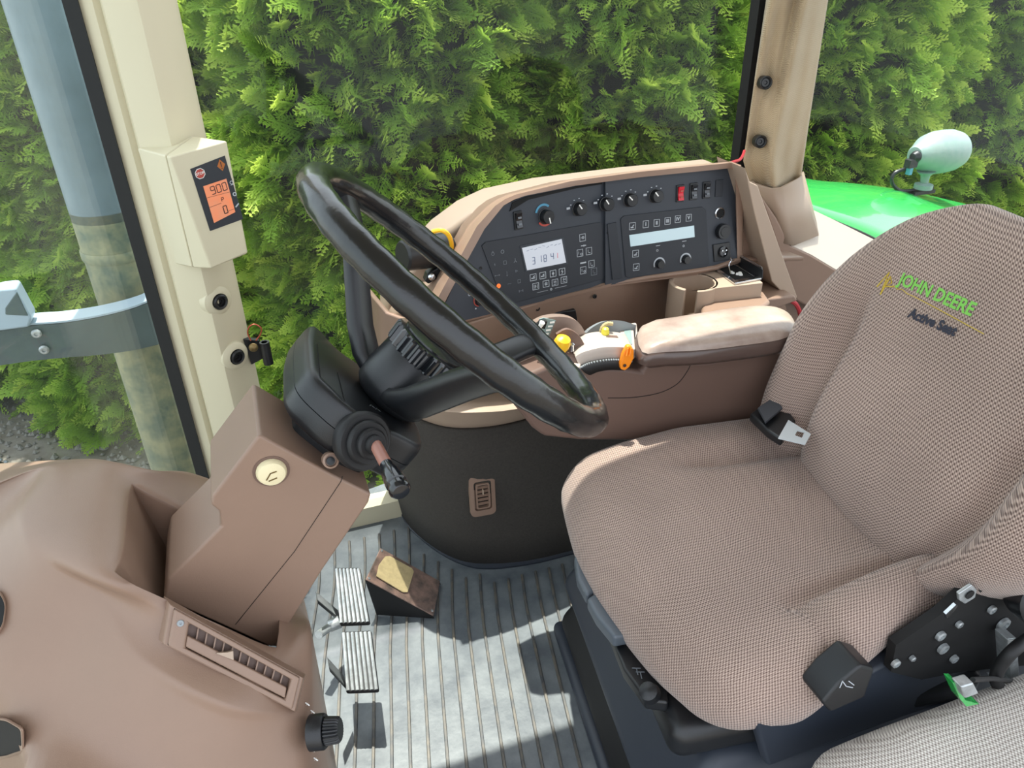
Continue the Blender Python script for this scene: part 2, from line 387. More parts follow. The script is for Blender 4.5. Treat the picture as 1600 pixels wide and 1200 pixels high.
def thuja(x, y, R, H, n, seed, label):
    rg = random.Random(seed); t = thing('thuja_tree', label, 'tree', (x, y, GZ))
    def rad(th, h):
        base = R*(1-.35*(h/H)**2); q = V((math.cos(th)*2.2+seed, math.sin(th)*2.2, h*2.4)); q2 = V((math.cos(th)*5+seed, math.sin(th)*5, h*6.5))
        return base*(1+.26*noise.noise(q)+.24*noise.noise(q2))*min(1, ((H-h)/.5))**.5
    P, Rr, S = [], [], []
    for i in range(n):
        h = rg.uniform(.04, H-.02); th = rg.uniform(-PI, PI)
        if math.sin(th) > .35: th = -th                     # most sprays on the cab's side, some behind
        k = 1-abs(rg.gauss(0, .09)); r = rad(th, h)*k
        P.append((math.cos(th)*r, math.sin(th)*r, h))
        rx = rg.uniform(-1.3, 1.3); el = rg.uniform(-.5, .75)
        Rr.append((rx, -el, th+rg.uniform(-.6, .6))); S.append(rg.uniform(.8, 1.55))
    me = bpy.data.meshes.new('foliage'); me.from_pydata([tuple(p) for p in P], [], [])
    a = me.attributes.new('rot', 'FLOAT_VECTOR', 'POINT'); a.data.foreach_set('vector', [c for r_ in Rr for c in r_])
    a = me.attributes.new('scl', 'FLOAT', 'POINT'); a.data.foreach_set('value', S)
    o = bpy.data.objects.new('foliage', me); COL.objects.link(o); o.parent = t; o['kind'] = 'stuff'; gn_instances(o, frond_ob)
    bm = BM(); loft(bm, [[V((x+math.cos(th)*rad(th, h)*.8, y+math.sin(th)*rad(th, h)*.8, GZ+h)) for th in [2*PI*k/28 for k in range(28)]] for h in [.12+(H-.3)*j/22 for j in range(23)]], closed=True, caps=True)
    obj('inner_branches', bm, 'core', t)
    bm = BM(); lathe(bm, [(.07, 0), (.055, .4), (.02, H*.8)], (x, y, GZ), (0, 0, 1), 10); obj('trunk', bm, 'bark', t)
TL = [(-3.3, 6.05, .85, 3.3, 2600, 'thuja tree at the far left, beyond the exhaust stack, gravel at its foot'),
      (-1.95, 5.7, .85, 3.3, 4200, 'thuja tree seen left of and behind the grey exhaust stack'),
      (-.6, 4.95, .85, 3.3, 4600, 'thuja tree behind the pillar display, left of the steering wheel top'),
      (.75, 4.15, .88, 3.4, 5200, 'thuja tree directly behind the steering wheel and left end of the dashboard'),
      (2.0, 4.05, .88, 3.4, 5600, 'thuja tree behind the dashboard, left of the fabric-covered pillar'),
      (3.3, 4.1, .9, 3.4, 5200, 'thuja tree just right of the fabric-covered pillar, above the green fender'),
      (4.7, 4.3, .95, 3.4, 4600, 'thuja tree at the far right, behind the work light')]
for i, a in enumerate(TL): thuja(a[0], a[1], a[2], a[3], a[4], 11+i*7, a[5])
# ------------------------------------------------------------------ cab shell
YW = 1.45                                     # inner face of the right-hand cab wall
def slab(name, pts, d, m, parent=None, bevel=0, **k):
    bm = BM(); prism(bm, pts, d); return obj(name, bm, m, parent, bevel, **k)
props(slab('floor', [(-.55, -.05, -.02), (2.5, -.05, -.02), (2.5, 1.5, -.02), (-.55, 1.5, -.02)], (0, 0, -.08), 'mat_edge'), kind='structure')
props(slab('ceiling', [(-.62, -.02, 1.72), (2.5, -.02, 1.72), (2.5, 1.165, 1.72), (-.55, 1.165, 1.72)], (0, 0, .10), 'headliner'), kind='structure')  # right edge cut back so the sun passes the added roof glass
# right-hand wall below the glass, and the rear panel behind the seats
props(slab('wall_right', [(1.18, YW, -.02), (2.45, YW, -.02), (2.45, YW, .42), (1.18, YW, .42)], (0, .05, 0), 'tan'), kind='structure')
props(slab('wall_rear', [(2.4, -.02, -.02), (2.4, 1.45, -.02), (2.4, 1.45, .5), (2.4, -.02, .5)], (.05, 0, 0), 'brown_dark'), kind='structure')
def pane(name, pts, d, m='glass'): props(slab(name, pts, d, m), kind='structure')
pane('window_1', [(-.12, YW+.03, .0), (1.08, YW+.03, .0), (1.08, YW+.03, 1.72), (-.12, YW+.03, 1.72)], (0, .005, 0))
pane('window_2', [(1.2, YW+.03, .42), (2.42, YW+.03, .42), (2.42, YW+.03, 1.72), (1.2, YW+.03, 1.72)], (0, .005, 0))
pane('window_3', [(-.55, .2, .1), (-.22, YW+.02, .1), (-.22, YW+.02, 1.72), (-.55, .2, 1.72)], (-.005, .001, 0), 'glass_front')
pane('added_roof_pane', [(-.45, 1.165, 1.74), (2.4, 1.165, 1.74), (2.4, 1.47, 1.74), (-.45, 1.47, 1.74)], (0, 0, .006))  # roof glass strip, out of view, added to let the high sun in
pane('window_4', [(2.42, .05, .5), (2.42, 1.42, .5), (2.42, 1.42, 1.7), (2.42, .05, 1.7)], (.005, 0, 0))
# lower sill of the right door
props(slab('trim_1', [(-.2, YW, -.02), (1.2, YW, -.02), (1.2, YW, .05), (-.2, YW, .05)], (0, .05, 0), 'cream'), kind='structure')
# ---- front pillar (cream casing with a fluted edge) and its black seal
def vstrip(pts_top, pts_bot):
    return [pts_top, pts_bot]
# section of the pillar in plan: seal, narrow lip, flat, rounded edge, inner face
def pil(zz, grow=0):
    base = [(-.196, YW+.03), (-.196, YW+.002), (-.176, YW-.008), (-.166, YW-.004), (-.160, YW-.03), (-.118, YW-.062), (-.108, YW-.066), (-.098, YW-.062), (-.058, YW-.02), (-.054, YW-.01), (-.056, YW+.03)]
    return [V((x, y, zz)) for x, y in base]
bm = BM(); loft(bm, [pil(z) for z in (-.02, .5, 1.0, 1.72)], closed=True, caps=True)
props(obj('trim_2', bm, 'cream', ang=28), kind='structure')
props(slab('trim_3', [(-.222, YW+.02, -.02), (-.196, YW-.005, -.02), (-.196, YW-.005, 1.72), (-.222, YW+.02, 1.72)], (.0, .05, 0), 'void'), kind='structure')
TP = bpy.data.objects['trim_2']
for (px, py) in ((340, 470), (367, 556)):
    c = at(px, py, y=YW-.052); nn = V((.55, -.83, 0))
    bm = BM(); lathe(bm, [(.03, -.012), (.028, .002), (.022, .007), (.016, .008), (.015, .001)], c, nn, 28); b_ = obj('boss', bm, 'cream', TP)
    bm = BM(); lathe(bm, [(.0145, .0), (.0145, .011), (.012, .013), (.009, .012), (.0085, .007), (.005, .007), (.004, .004)], c, nn, 24); o = obj('screw_cap', bm, 'black', TP); props(o, 'black screw cap')
mat('sill', (196, 184, 170), .45)
# ---- rear pillar: seal, lower casing
SX0 = at(1190, 0, y=YW).x; SX1 = at(1155, 250, y=YW).x
props(slab('trim_4', [at(1263, -560, y=YW-.012), at(1285, -560, y=YW-.012), at(1172, 262, y=YW-.012), at(1152, 262, y=YW-.012)], (0, .03, 0), 'void'), kind='structure')
bmx = BM(); 
def col_line(pxs, ys, y): return
# pillar core behind the fabric
props(slab('trim_5', [(1.075, YW-.005, .5), (1.17, YW-.005, .5), (1.185, YW-.005, 1.72), (1.075, YW-.005, 1.72)], (0, .05, 0), 'tan'), kind='structure')
# fabric cover with folds
cv = thing('pillar_cover', 'beige fabric cover gathered round the rear door pillar, two black snap buttons', 'cover', (1.1, YW-.03, .74))
rowsf = []; NJ = 120; NI = 36
for j in range(NJ+1):
    t = j/NJ; py = -560+ (294+560)*t
    xl = 1190+8 - .1465*(py) if py < 250 else 1161+ (py-250)*.3; xr = 1293-.155*(py) if py < 200 else 1262-(py-200)*.14
    row = []
    for i in range(NI+1):
        s = i/NI; px = xl+(xr-xl)*s; pin = math.exp(-((py-215)/90)**2)
        fold = .020*math.sin(s*11+1.2*math.sin(py/118)+(py+60)/236)*(.35+.65*min(1, abs(py-174)/200)) + .006*math.sin(s*23+py/88)*(1-pin*.4) + .008*noise.noise(V((s*4, py/50, 1)))
        for bx, by in ((.10 if 0 else .22, 129), (.22, 221)):
            fold += -.012*math.exp(-((s-bx)/.12)**2-((py-by)/16)**2)
        yy = YW-.022-.045*math.sin(PI*min(max(s, 0), 1))**.7+.0 - fold
        row.append(at(px, py, y=yy))
    rowsf.append(row)
bm = BM(); loft(bm, rowsf); o = obj('fabric', bm, 'curtain', cv, ang=180)
sd = o.modifiers.new('s', 'SOLIDIFY'); sd.thickness = .003; sd.offset = 0
for (px, py) in ((1195, 129), (1187, 221)):
    c = at(px, py, y=YW-.058); nn = V((-.25, -.95, .1))
    bm = BM(); lathe(bm, [(.0135, -.01), (.0135, .007), (.011, .009), (.009, .007), (.008, .004), (.004, .004), (.003, .002)], c, nn, 24); props(obj('snap_button', bm, 'black', cv), 'black snap button')
# lower casing of the rear pillar
def poly(pxs, y): return [at(px, py, y=y) for px, py in pxs]
pc = thing('pillar_casing', 'pale brown moulded casing at the foot of the fabric-covered pillar', 'trim', (1.15, YW-.05, .45))
bm = BM(); 
topr = [at(1166, 276, y=YW-.01), at(1176, 288, y=YW-.05), at(1206, 296, y=YW-.09), at(1222, 293, y=YW-.10), at(1251, 277, y=YW-.06), at(1256, 268, y=YW-.01)]
mid = [at(1190, 330, y=YW-.01), at(1198, 330, y=YW-.055), at(1224, 380, y=YW-.10), at(1240, 384, y=YW-.105), at(1279, 368, y=YW-.06), at(1280, 362, y=YW-.01)]
loft(bm, [topr, [a.lerp(b, .5) for a, b in zip(topr, mid)], mid]); 
o = obj('upper_cup', bm, 'tan', pc, ang=50); sd = o.modifiers.new('s', 'SOLIDIFY'); sd.thickness = .006
slab('lower_panel', poly([(1184, 296), (1214, 340), (1236, 383), (1268, 398), (1303, 419), (1420, 478), (1420, 560), (1244, 470)], YW-.10), (0, .02, 0), 'brown', pc, bevel=.006)
slab('backing', poly([(1178, 292), (1255, 300), (1280, 380), (1320, 430), (1320, 560), (1180, 560)], YW-.03), (0, .03, 0), 'brown', pc)
f_ = [at(1236, 383, y=YW-.098), at(1268, 398, y=YW-.098), at(1303, 419, y=YW-.098), at(1420, 478, y=YW-.098)]
b_ = [at(1262, 324, y=YW+.02), at(1300, 342, y=YW+.02), at(1353, 368, y=YW+.02), at(1470, 425, y=YW+.02)]
bm = BM(); loft(bm, [[p+V((0, .004, -.012)) for p in f_], f_, b_, [p+V((0, 0, -.05)) for p in b_]]); obj('sill', bm, 'sill', pc, ang=40)
# ------------------------------------------------------------------ outside the glass
ex = thing('exhaust_stack', 'thick blue-grey weathered exhaust stack standing outside the front glass', 'exhaust', (-.3, 1.86, GZ))
mat('stack_blue', (122, 142, 152), .4, var=.6, vscale=3.2, rgb2=(98, 116, 124), bump=.2, bscale=80)
mat('stack_worn', (88, 104, 90), .6, var=.8, vscale=20, rgb2=(150, 148, 114), bump=.3, bscale=120)
ec = at(177, 370, y=1.86); ec2 = at(80, 0, y=1.86); er = .072
xa, xb = ec.x, ec.x
bm = BM(); lathe(bm, [(er, -.03), (er, .5), (er, 1.6)], (xa, 1.86, .73), (0, 0, 1), 40); obj('upper_pipe', bm, 'stack_blue', ex)
bm = BM(); lathe(bm, [(er*1.0, 0), (er*1.0, .6), (er*1.0, 2.02)], (xa, 1.86, GZ), (0, 0, 1), 40); obj('lower_pipe', bm, 'stack_worn', ex)
bm = BM(); lathe(bm, [(er+.002, -.012), (er+.004, -.008), (er+.004, .008), (er+.002, .012)], (xa, 1.86, .62), (0, 0, 1), 40); obj('weld_band', bm, 'stack_worn', ex)
# mirror arm: a curved flat bracket passing in front of the stack
ma = thing('mirror_bracket', 'dark grey-green curved sheet-metal bracket crossing in front of the exhaust stack, two bolts', 'bracket', (-.35, 1.66, .5))
mat('bracket', (84, 98, 98), .35, var=.3, vscale=8); mat('bracket_edge', (168, 184, 196), .3)
YB = 1.68
topl = [(-120, 530), (-60, 520), (0, 517), (50, 509), (100, 505), (160, 495), (215, 480), (262, 458)]
botl = [(-120, 590), (-60, 580), (0, 571), (50, 564), (100, 559), (160, 554), (220, 545), (280, 529)]
tp = spline([at(px, py, y=YB+.02*i*.1) for i, (px, py) in enumerate(topl)], 4); bt = spline([at(px, py, y=YB+.02*i*.1) for i, (px, py) in enumerate(botl)], 4)
bm = BM(); bk = [V((0, .06, .0))]
back = [p+V((0, .055, 0)) for p in tp]; backb = [p+V((0, .055, 0)) for p in bt]
loft(bm, [tp, bt, backb, back, tp]); obj('arm', bm, 'bracket', ma, recalc=True)
bm = BM(); tp2 = [p+V((0, 0, .0015)) for p in tp]; bk2 = [p+V((0, .055, .0015)) for p in tp]; loft(bm, [tp2, bk2, [p+V((0, 0, .004)) for p in bk2], [p+V((0, 0, .004)) for p in tp2], tp2]); props(obj('lit_top_edge', bm, 'bracket_edge', ma), 'upper edge coloured bright as if lit from above')  # light from above put in as a paler strip along the arm
for px, py in ((57, 521), (69, 546)):
    c = at(px, py, y=YB+.002); bm = BM(); lathe(bm, [(.010, 0), (.010, .003), (.007, .006), (.004, .006), (.003, .003)], c, (0, -1, 0), 16); obj('bolt', bm, 'steel', ma)
bm = BM(); prism(bm, [at(px, py, y=YB-.01) for px, py in ((-60, 470), (0, 452), (24, 450), (50, 498), (45, 512), (0, 518), (-60, 525))], (0, .05, 0)); obj('end_cap', bm, 'bracket_edge', ma, bevel=.006)
bm = BM(); prism(bm, [at(px, py, y=YB-.012) for px, py in ((8, 482), (26, 456), (44, 494), (8, 492))], (0, .004, 0)); obj('end_recess', bm, 'bracket', ma, bevel=.003)
# black round thing at the lower left: rubber-rimmed mirror back
mb = thing('rear_view_mirror', 'black rounded mirror housing with a corrugated rim at the far left edge, beyond the glass', 'mirror', (-.62, 1.6, .2))
c = at(-60, 830, y=1.55)
bm = BM(); lathe(bm, [(.15, -.05), (.16, .0), (.155, .02), (.10, .035), (.02, .04)], c, (.2, -.8, .5), 48); obj('housing', bm, 'black', mb)
bm = BM(); MM = frame((.2, -.8, .5))
for k in range(90):
    a = 2*PI*k/90; d = MM @ V((math.cos(a), math.sin(a), 0)); lathe(bm, [(.0035, -.02), (.0035, .012)], c+d*.1625, (.2, -.8, .5), 5)
obj('corrugated_rim', bm, 'grey_plastic', mb)['kind'] = 'stuff'
# ---- rear fender with its work light
fd = thing('fender', 'bright green rear fender outside the right window behind the pillar', 'fender', (1.7, 1.6, .4))
rows = []
edge_top = [(1200, 262), (1255, 281), (1330, 286), (1400, 295), (1450, 305), (1520, 322), (1620, 352), (1760, 410)]
edge_bot = [(1200, 300), (1262, 330), (1310, 350), (1352, 368), (1400, 392), (1470, 420), (1600, 470), (1760, 540)]
T_ = spline([at(px, py, y=2.05) for px, py in edge_top], 5); B_ = spline([at(px, py, y=1.52) for px, py in edge_bot], 5)
for k in range(9):
    s = k/8; rows.append([a.lerp(b, s)+V((0, 0, .035*math.sin(PI*s))) for a, b in zip(T_, B_)])
rows = [[p+V((0, .02, -.3)) for p in rows[0]]]+rows
bm = BM(); loft(bm, rows); o = obj('fender_panel', bm, 'green_paint', fd, ang=60); sd = o.modifiers.new('s', 'SOLIDIFY'); sd.thickness = .006
bm = BM(); tube(bm, [p+V((0, -.004, .0)) for p in B_], .006, 6); obj('edge_seal', bm, 'void', fd)
wl = thing('work_light', 'pale grey-green round work light on a stalk above the green fender', 'lamp', at(1440, 290, y=1.98))
Lc = at(1432, 243, y=1.98); axis = V((.93, .12, -.02)).normalized(); lr = .062
prof = [(.012, -.012), (.028, -.010), (.034, -.002), (.036, .012), (.050, .03), (.064, .055), (.071, .09), (.072, .13), (.070, .165), (.062, .195), (.05, .207), (.02, .212)]
bm = BM(); lathe(bm, prof, Lc, axis, 36); obj('lamp_shell', bm, 'lamp_shell', wl)
bm = BM(); lathe(bm, [(.012, 0), (.015, .03), (.03, .045)], Lc+V((.055, -.01, -.10)), (-.1, 0, 1), 16); lathe(bm, [(.03, 0), (.03, .015), (.014, .02)], Lc+V((.055, -.01, -.115)), (0, 0, 1), 16); obj('stalk', bm, 'lamp_shell', wl)
bm = BM(); lathe(bm, [(.017, 0), (.020, .014), (.017, .02), (.012, .03)], Lc-axis*.002+V((0, -.01, .0)), -axis, 16)
box(bm, Lc-axis*.03+V((0, -.01, -.02)), (.012, .014, .02), frame(axis)); obj('plug', bm, 'steel_dark', wl, bevel=.002)
bm = BM(); box(bm, Lc-axis*.032+V((0, -.012, -.045)), (.008, .012, .007), frame(axis)); props(obj('plug_tab', bm, 'blue_print', wl), 'blue plug tab')
bm = BM(); tube(bm, spline([Lc-axis*.03+V((0, 0, -.04)), Lc+V((-.075, 0, -.05)), Lc+V((-.08, 0, -.08)), Lc+V((-.035, 0, -.115)), Lc+V((.03, 0, -.12))], 6), .006, 8); obj('cable', bm, 'steel_dark', wl)
bm = BM(); box(bm, Lc+V((.06, 0, -.128)), (.045, .02, .006)); lathe(bm, [(.01, 0), (.01, .012)], Lc+V((.09, -.01, -.122)), (0, 0, 1), 6); obj('mount_plate', bm, 'steel_dark', wl)
# ------------------------------------------------------------------ floor mat
fm = thing('floor_mat', 'grey ribbed rubber floor mat covering the cab floor', 'mat', (.2, .8, 0))
edge = spline([V(p) for p in [(.215, 1.60, 0), (.212, 1.50, 0), (.216, 1.41, 0), (.252, 1.315, 0), (.298, 1.244, 0), (.35, 1.208, 0), (.448, 1.188, 0), (.60, 1.185, 0), (1.5, 1.185, 0)]], 6)
out = [V((p.x, p.y, 0)) for p in edge]
bm = BM(); prism(bm, [V((-.5, 0.0, -.018)), V((1.6, 0.0, -.018)), V((1.6, 1.19, -.018))]+[V((p.x, p.y, -.018)) for p in out[::-1]]+[V((-.5, 1.60 if 0 else 1.44, -.018))], (0, 0, .018)); obj('base_sheet', bm, 'mat_rubber', fm)
bm = BM(); rows = []
for p, q in zip(edge[:-1], edge[1:]):
    pass
nrm = []
for i, p in enumerate(edge):
    t = (edge[min(i+1, len(edge)-1)]-edge[max(i-1, 0)]).normalized(); nrm.append(V((-t.y, t.x, 0)) if False else V((t.y, -t.x, 0)))
def off(d, z): return [p - n*(-d) + V((0, 0, z)) for p, n in zip(edge, [(-x) for x in nrm])]
loft(bm, [off(-.004, 0), off(-.006, .006), off(.012, .012), off(.03, .03), off(.034, .03)]); obj('border', bm, 'mat_edge', fm, ang=60)
def ribx(x0, y):   # the ribs fan slightly to the front at the far end
    return x0 + (y-.7)*(.20-.02*(x0)) - .12*max(0, .12-x0)*max(0, y-.9) + .10*max(0, y-1.05)**1.3 - .25*max(0,y-1.25)**1.6*max(0,.25-x0)*4
def edge_y(x):
    best = 1.56
    for p, q in zip(edge[:-1], edge[1:]):
        if (p.x-x)*(q.x-x) <= 0 and abs(q.x-p.x) > 1e-6: best = min(best, p.y+(q.y-p.y)*(x-p.x)/(q.x-p.x))
    return best
k = 0
for i in range(34):
    x0 = -.20+i*.0325; ys = [.25+.035*j for j in range(38)]; pts = []
    for y in ys:
        x = ribx(x0, y)
        if y > 1.43: break
        if x > .2 and y > edge_y(x)-.022: break
        pts.append(V((x, y, .0)))
    if len(pts) < 4: continue
    bm = BM(); a = [p+V((-.0035, 0, -.001)) for p in pts]; b = [p+V((-.002, 0, .0035)) for p in pts]; c = [p+V((.002, 0, .0035)) for p in pts]; d = [p+V((.0035, 0, -.001)) for p in pts]
    loft(bm, [a, b, c, d]); obj('rib', bm, 'mat_rib', fm, ang=30)
# ------------------------------------------------------------------ right console: carpeted wall with its vent
rc = thing('right_console', 'brown moulded console along the right window holding the instrument panel', 'console', (.6, 1.3, 0))
low = spline([V(p) for p in [(.218, 1.54, .0), (.222, 1.42, .0), (.258, 1.322, .0), (.305, 1.254, .0), (.358, 1.222, .0), (.45, 1.2, .0), (.6, 1.196, .0), (1.2, 1.196, .0)]], 5)
upp = spline([V(p) for p in [(.16, 1.5, .47), (.165, 1.36, .47), (.19, 1.24, .455), (.245, 1.185, .43), (.315, 1.165, .415), (.42, 1.17, .405), (.6, 1.18, .42), (1.2, 1.19, .42)]], 5)
bm = BM(); loft(bm, [[a.lerp(b, s) for a, b in zip(low, upp)] for s in (0, .25, .5, .75, 1)]); o = obj('carpet_skirt', bm, 'carpet', rc, ang=80); sd = o.modifiers.new('s', 'SOLIDIFY'); sd.thickness = .01; sd.offset = -1
# vent on the carpet
vn = V((-.08, -1, .05)).normalized(); vc = hit(753, 771, (.33, 1.18, .25), vn); vux = V((0, 0, 1)).cross(-vn).normalized() * 1
vux = vn.cross(V((0, 0, 1))).normalized()*-1; vuz = vux.cross(-vn).normalized()*1
if vuz.z < 0: vuz = -vuz
if vux.x < 0: vux = -vux
def vp_(a, b, c=0): return vc + vux*a + vuz*b + vn*c
def rrect(f, w, h, r, n=5, c=0):
    out = []
    for cx, cy, a0 in ((w-r, h-r, 0), (-w+r, h-r, PI/2), (-w+r, -h+r, PI), (w-r, -h+r, 1.5*PI)):
        for k in range(n+1):
            a = a0+PI/2*k/n; out.append(f(cx+r*math.cos(a), cy+r*math.sin(a), c))
    return out
bm = BM(); loft(bm, [rrect(vp_, .0275, .052, .012, c=0), rrect(vp_, .0265, .051, .011, c=.008), rrect(vp_, .018, .036, .006, c=.009), rrect(vp_, .018, .036, .006, c=.001)], closed=True, caps=True); obj('vent_surround', bm, 'brown', rc)
bm = BM(); loft(bm, [rrect(vp_, .0145, .031, .005, c=.002), rrect(vp_, .0145, .031, .005, c=.011), rrect(vp_, .0115, .028, .004, c=.011), rrect(vp_, .0115, .028, .004, c=.002)], closed=True, caps=False); obj('vent_core', bm, 'brown', rc)
bm = BM(); prism(bm, rrect(vp_, .0118, .0285, .004, c=.0025), vn*.0008); obj('vent_opening', bm, 'void', rc)
for k in range(5):
    bm = BM(); box(bm, vp_(0, .02-.010*k, .007), (.0118, .0025, .0022), Matrix((vux, vuz, vn)).transposed() @ Matrix.Rotation(.5, 3, 'X')); obj('vent_slat', bm, 'brown', rc)
bm = BM(); box(bm, vp_(0, .012, .0115), (.0012, .006, .0025), Matrix((vux, vuz, vn)).transposed()); obj('vent_tab', bm, 'tan', rc)
bm = BM(); lathe(bm, [(.0025, 0), (.0025, .001)], vp_(.002, .044, .008), vn, 10); obj('vent_screw', bm, 'brown_dark', rc)
# tray ledge below the fascia
led_o = spline([V(p) for p in [(.15, 1.47, .50), (.155, 1.34, .50), (.18, 1.22, .49), (.235, 1.15, .485), (.31, 1.125, .475), (.42, 1.13, .46), (.62, 1.16, .46), (1.0, 1.19, .46)]], 5)
led_b = [p.lerp(q, .0)+V((.004, .01, -.001)) for p, q in zip(upp, upp)]
dish = [p+V((.03, .035, -.004)) for p in led_o]; dish2 = [p+V((.045, .055, -.022)) for p in led_o]; dback = [V((p.x+.05, max(1.30, p.y+.1), p.z-.022)) for p in led_o]
bm = BM(); loft(bm, [upp, led_o, [p+V((.008, .010, .004)) for p in led_o], dish, dish2, dback]); o = obj('tray', bm, 'tan', rc, ang=50)
# fascia wall between the tray and the instrument panel; casing behind
PB = [(700, 507), (716, 508), (783, 488), (850, 469), (905, 455), (956, 442), (1020, 434), (1086, 426), (1120, 420), (1151, 408)]
def pplan(px): # bottom edge of the panel in plan, from the photograph
    return {700: 1.175, 716: 1.18, 783: 1.205, 850: 1.226, 905: 1.24, 956: 1.248, 1020: 1.247, 1086: 1.245, 1120: 1.25, 1151: 1.258}[px]
pb = [at(px, py, y=pplan(px)) for px, py in PB]
fas_t = [V((.17, 1.33, .66)), V((.19, 1.24, .645)), V((.24, 1.185, .636))]+[p+V((0, .0, -.003)) for p in pb]+[V((1.12, 1.27, .6))]
fas_b = [V((.16, 1.36, .485)), V((.19, 1.29, .475)), V((.25, 1.27, .465))]+[V((p.x, p.y+.045, .45)) for p in pb]+[V((1.14, 1.31, .45))]
bm = BM(); loft(bm, [fas_t, [p+V((0, .05*max(0, min(1, (p.x-.68)/.08)), -.003)) for p in fas_t], [a.lerp(b, .5)+V((0, .012+.045*max(0, min(1, (a.x-.68)/.08)), 0)) for a, b in zip(fas_t, fas_b)], fas_b]); o = obj('fascia', bm, 'brown', rc, ang=40); sd = o.modifiers.new('s', 'SOLIDIFY'); sd.thickness = .008; sd.offset = 1
for px, py, dy in ((768, 478+14, 0), (841, 466+4, 0), (930, 462, 0), (758, 500, 0)):
    pass
for px, py in ((760, 505), (840, 482), (929, 463)):
    c = at(px, py, y=1.226+(.02 if px > 900 else .004 if px > 800 else -.012)); bm = BM(); lathe(bm, [(.0045, 0), (.0045, .002), (.0035, .003), (.002, .003), (.0016, .001)], c, (0, -1, .1), 14); obj('fascia_screw', bm, 'black', rc)
bm = BM(); prism(bm, [at(px, py, y=1.245) for px, py in ((853, 500), (868, 488), (900, 484), (903, 500), (896, 520), (860, 520))], (0, .02, 0)); obj('diagnostic_socket', bm, 'black', rc, bevel=.003)
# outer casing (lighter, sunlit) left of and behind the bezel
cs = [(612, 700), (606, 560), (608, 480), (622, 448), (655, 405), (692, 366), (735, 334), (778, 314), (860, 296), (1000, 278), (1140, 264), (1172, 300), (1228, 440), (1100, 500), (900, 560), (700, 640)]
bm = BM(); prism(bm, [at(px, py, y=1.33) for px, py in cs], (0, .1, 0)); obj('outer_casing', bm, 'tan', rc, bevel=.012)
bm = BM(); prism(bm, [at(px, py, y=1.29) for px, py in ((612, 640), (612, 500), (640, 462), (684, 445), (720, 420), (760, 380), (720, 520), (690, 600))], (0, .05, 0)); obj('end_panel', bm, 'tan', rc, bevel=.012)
# bezel ring round the instrument panel
YBZ = lambda px: 1.155 if px < 700 else 1.155+(px-700)/245*.075 if px < 945 else 1.23+(px-945)/205*.008
inner = [(700, 506), (689, 484), (712, 440), (735, 398), (757, 358), (787, 321), (803, 312), (820, 306), (900, 290), (1000, 277), (1140, 263), (1148, 266), (1150, 300), (1152, 405), (1086, 426), (956, 443), (850, 469)]
outer = [(690, 516), (668, 488), (694, 440), (717, 398), (742, 352), (770, 322), (785, 311), (803, 303), (890, 281), (1000, 266), (1142, 252), (1158, 258), (1163, 300), (1160, 410), (1087, 430), (957, 447), (851, 474)]
lip = lambda pts, dy: [at(px, py, y=YBZ(px)+.02+dy) for px, py in pts]
def pan_y(px, py):  # depth of the panel face
    return hit(px, py, PL0, PLN) if px < 946 else hit(px, py, PR0, PRN)
PL0 = at(850, 467, y=1.226); PLN = (at(956, 442, y=1.248)-at(716, 506, y=1.18)).cross(V((0, .16, 1))).normalized()
PR0 = at(956, 442, y=1.248); PRN = (at(1151, 408, y=1.262)-at(956, 442, y=1.248)).cross(V((0, .16, 1))).normalized()
if PLN.y > 0: PLN = -PLN
if PRN.y > 0: PRN = -PRN
innerb = [pan_y(px, py)+V((0, .004, 0)) for px, py in inner]
def toward(p, d): return p + (CAM-p).normalized()*d
fr = [toward(p, .0)+V((0, -.022 if i not in (13, 14, 15, 16) else -.002, 0)) for i, p in enumerate(innerb)]
fr = [at(px, py, y=q.y-(.024 if i not in (0, 13, 14, 15, 16) else .004)) for i, ((px, py), q) in enumerate(zip(inner, innerb))]
fo = [at(px, py, y=q.y-(.022 if i not in (0, 13, 14, 15, 16) else .003)) for i, ((px, py), q) in enumerate(zip(outer, innerb))]
fo_ = [p.lerp(at(px, py, y=p.y), .78) for (px, py), p in zip(outer, fr)]
fb = [at(px, py, y=q.y+.018-.022) for (px, py), q in zip(outer, innerb)]
fbb = [V((p.x*.99+.007, p.y+.10, p.z-.03)) for p in fb]
bm = BM(); loft(bm, [innerb, fr, fo_, fb, fbb], closed=True); obj('bezel', bm, 'brown', rc, ang=50)
# cheek and flange right of the panel
cheek = [(1152, 262), (1166, 268), (1186, 330), (1212, 430), (1240, 462), (1205, 500), (1120, 505), (1110, 430), (1150, 412)]
bm = BM(); prism(bm, [at(px, py, y=1.285) for px, py in cheek], (0, .06, 0)); obj('cheek', bm, 'brown', rc, bevel=.006)
fl = [(1164, 262), (1172, 284), (1184, 290), (1246, 464), (1240, 476), (1206, 440), (1178, 330)]
bm = BM(); prism(bm, [at(px, py, y=1.225) for px, py in fl], (0, .1, 0)); obj('cheek_rib', bm, 'tan', rc, bevel=.006)
bm = BM(); prism(bm, [at(px, py, y=1.19) for px, py in ((1130, 500), (1180, 470), (1242, 462), (1247, 470), (1150, 505))], (0, .12, 0)); obj('flange', bm, 'brown', rc, bevel=.004)
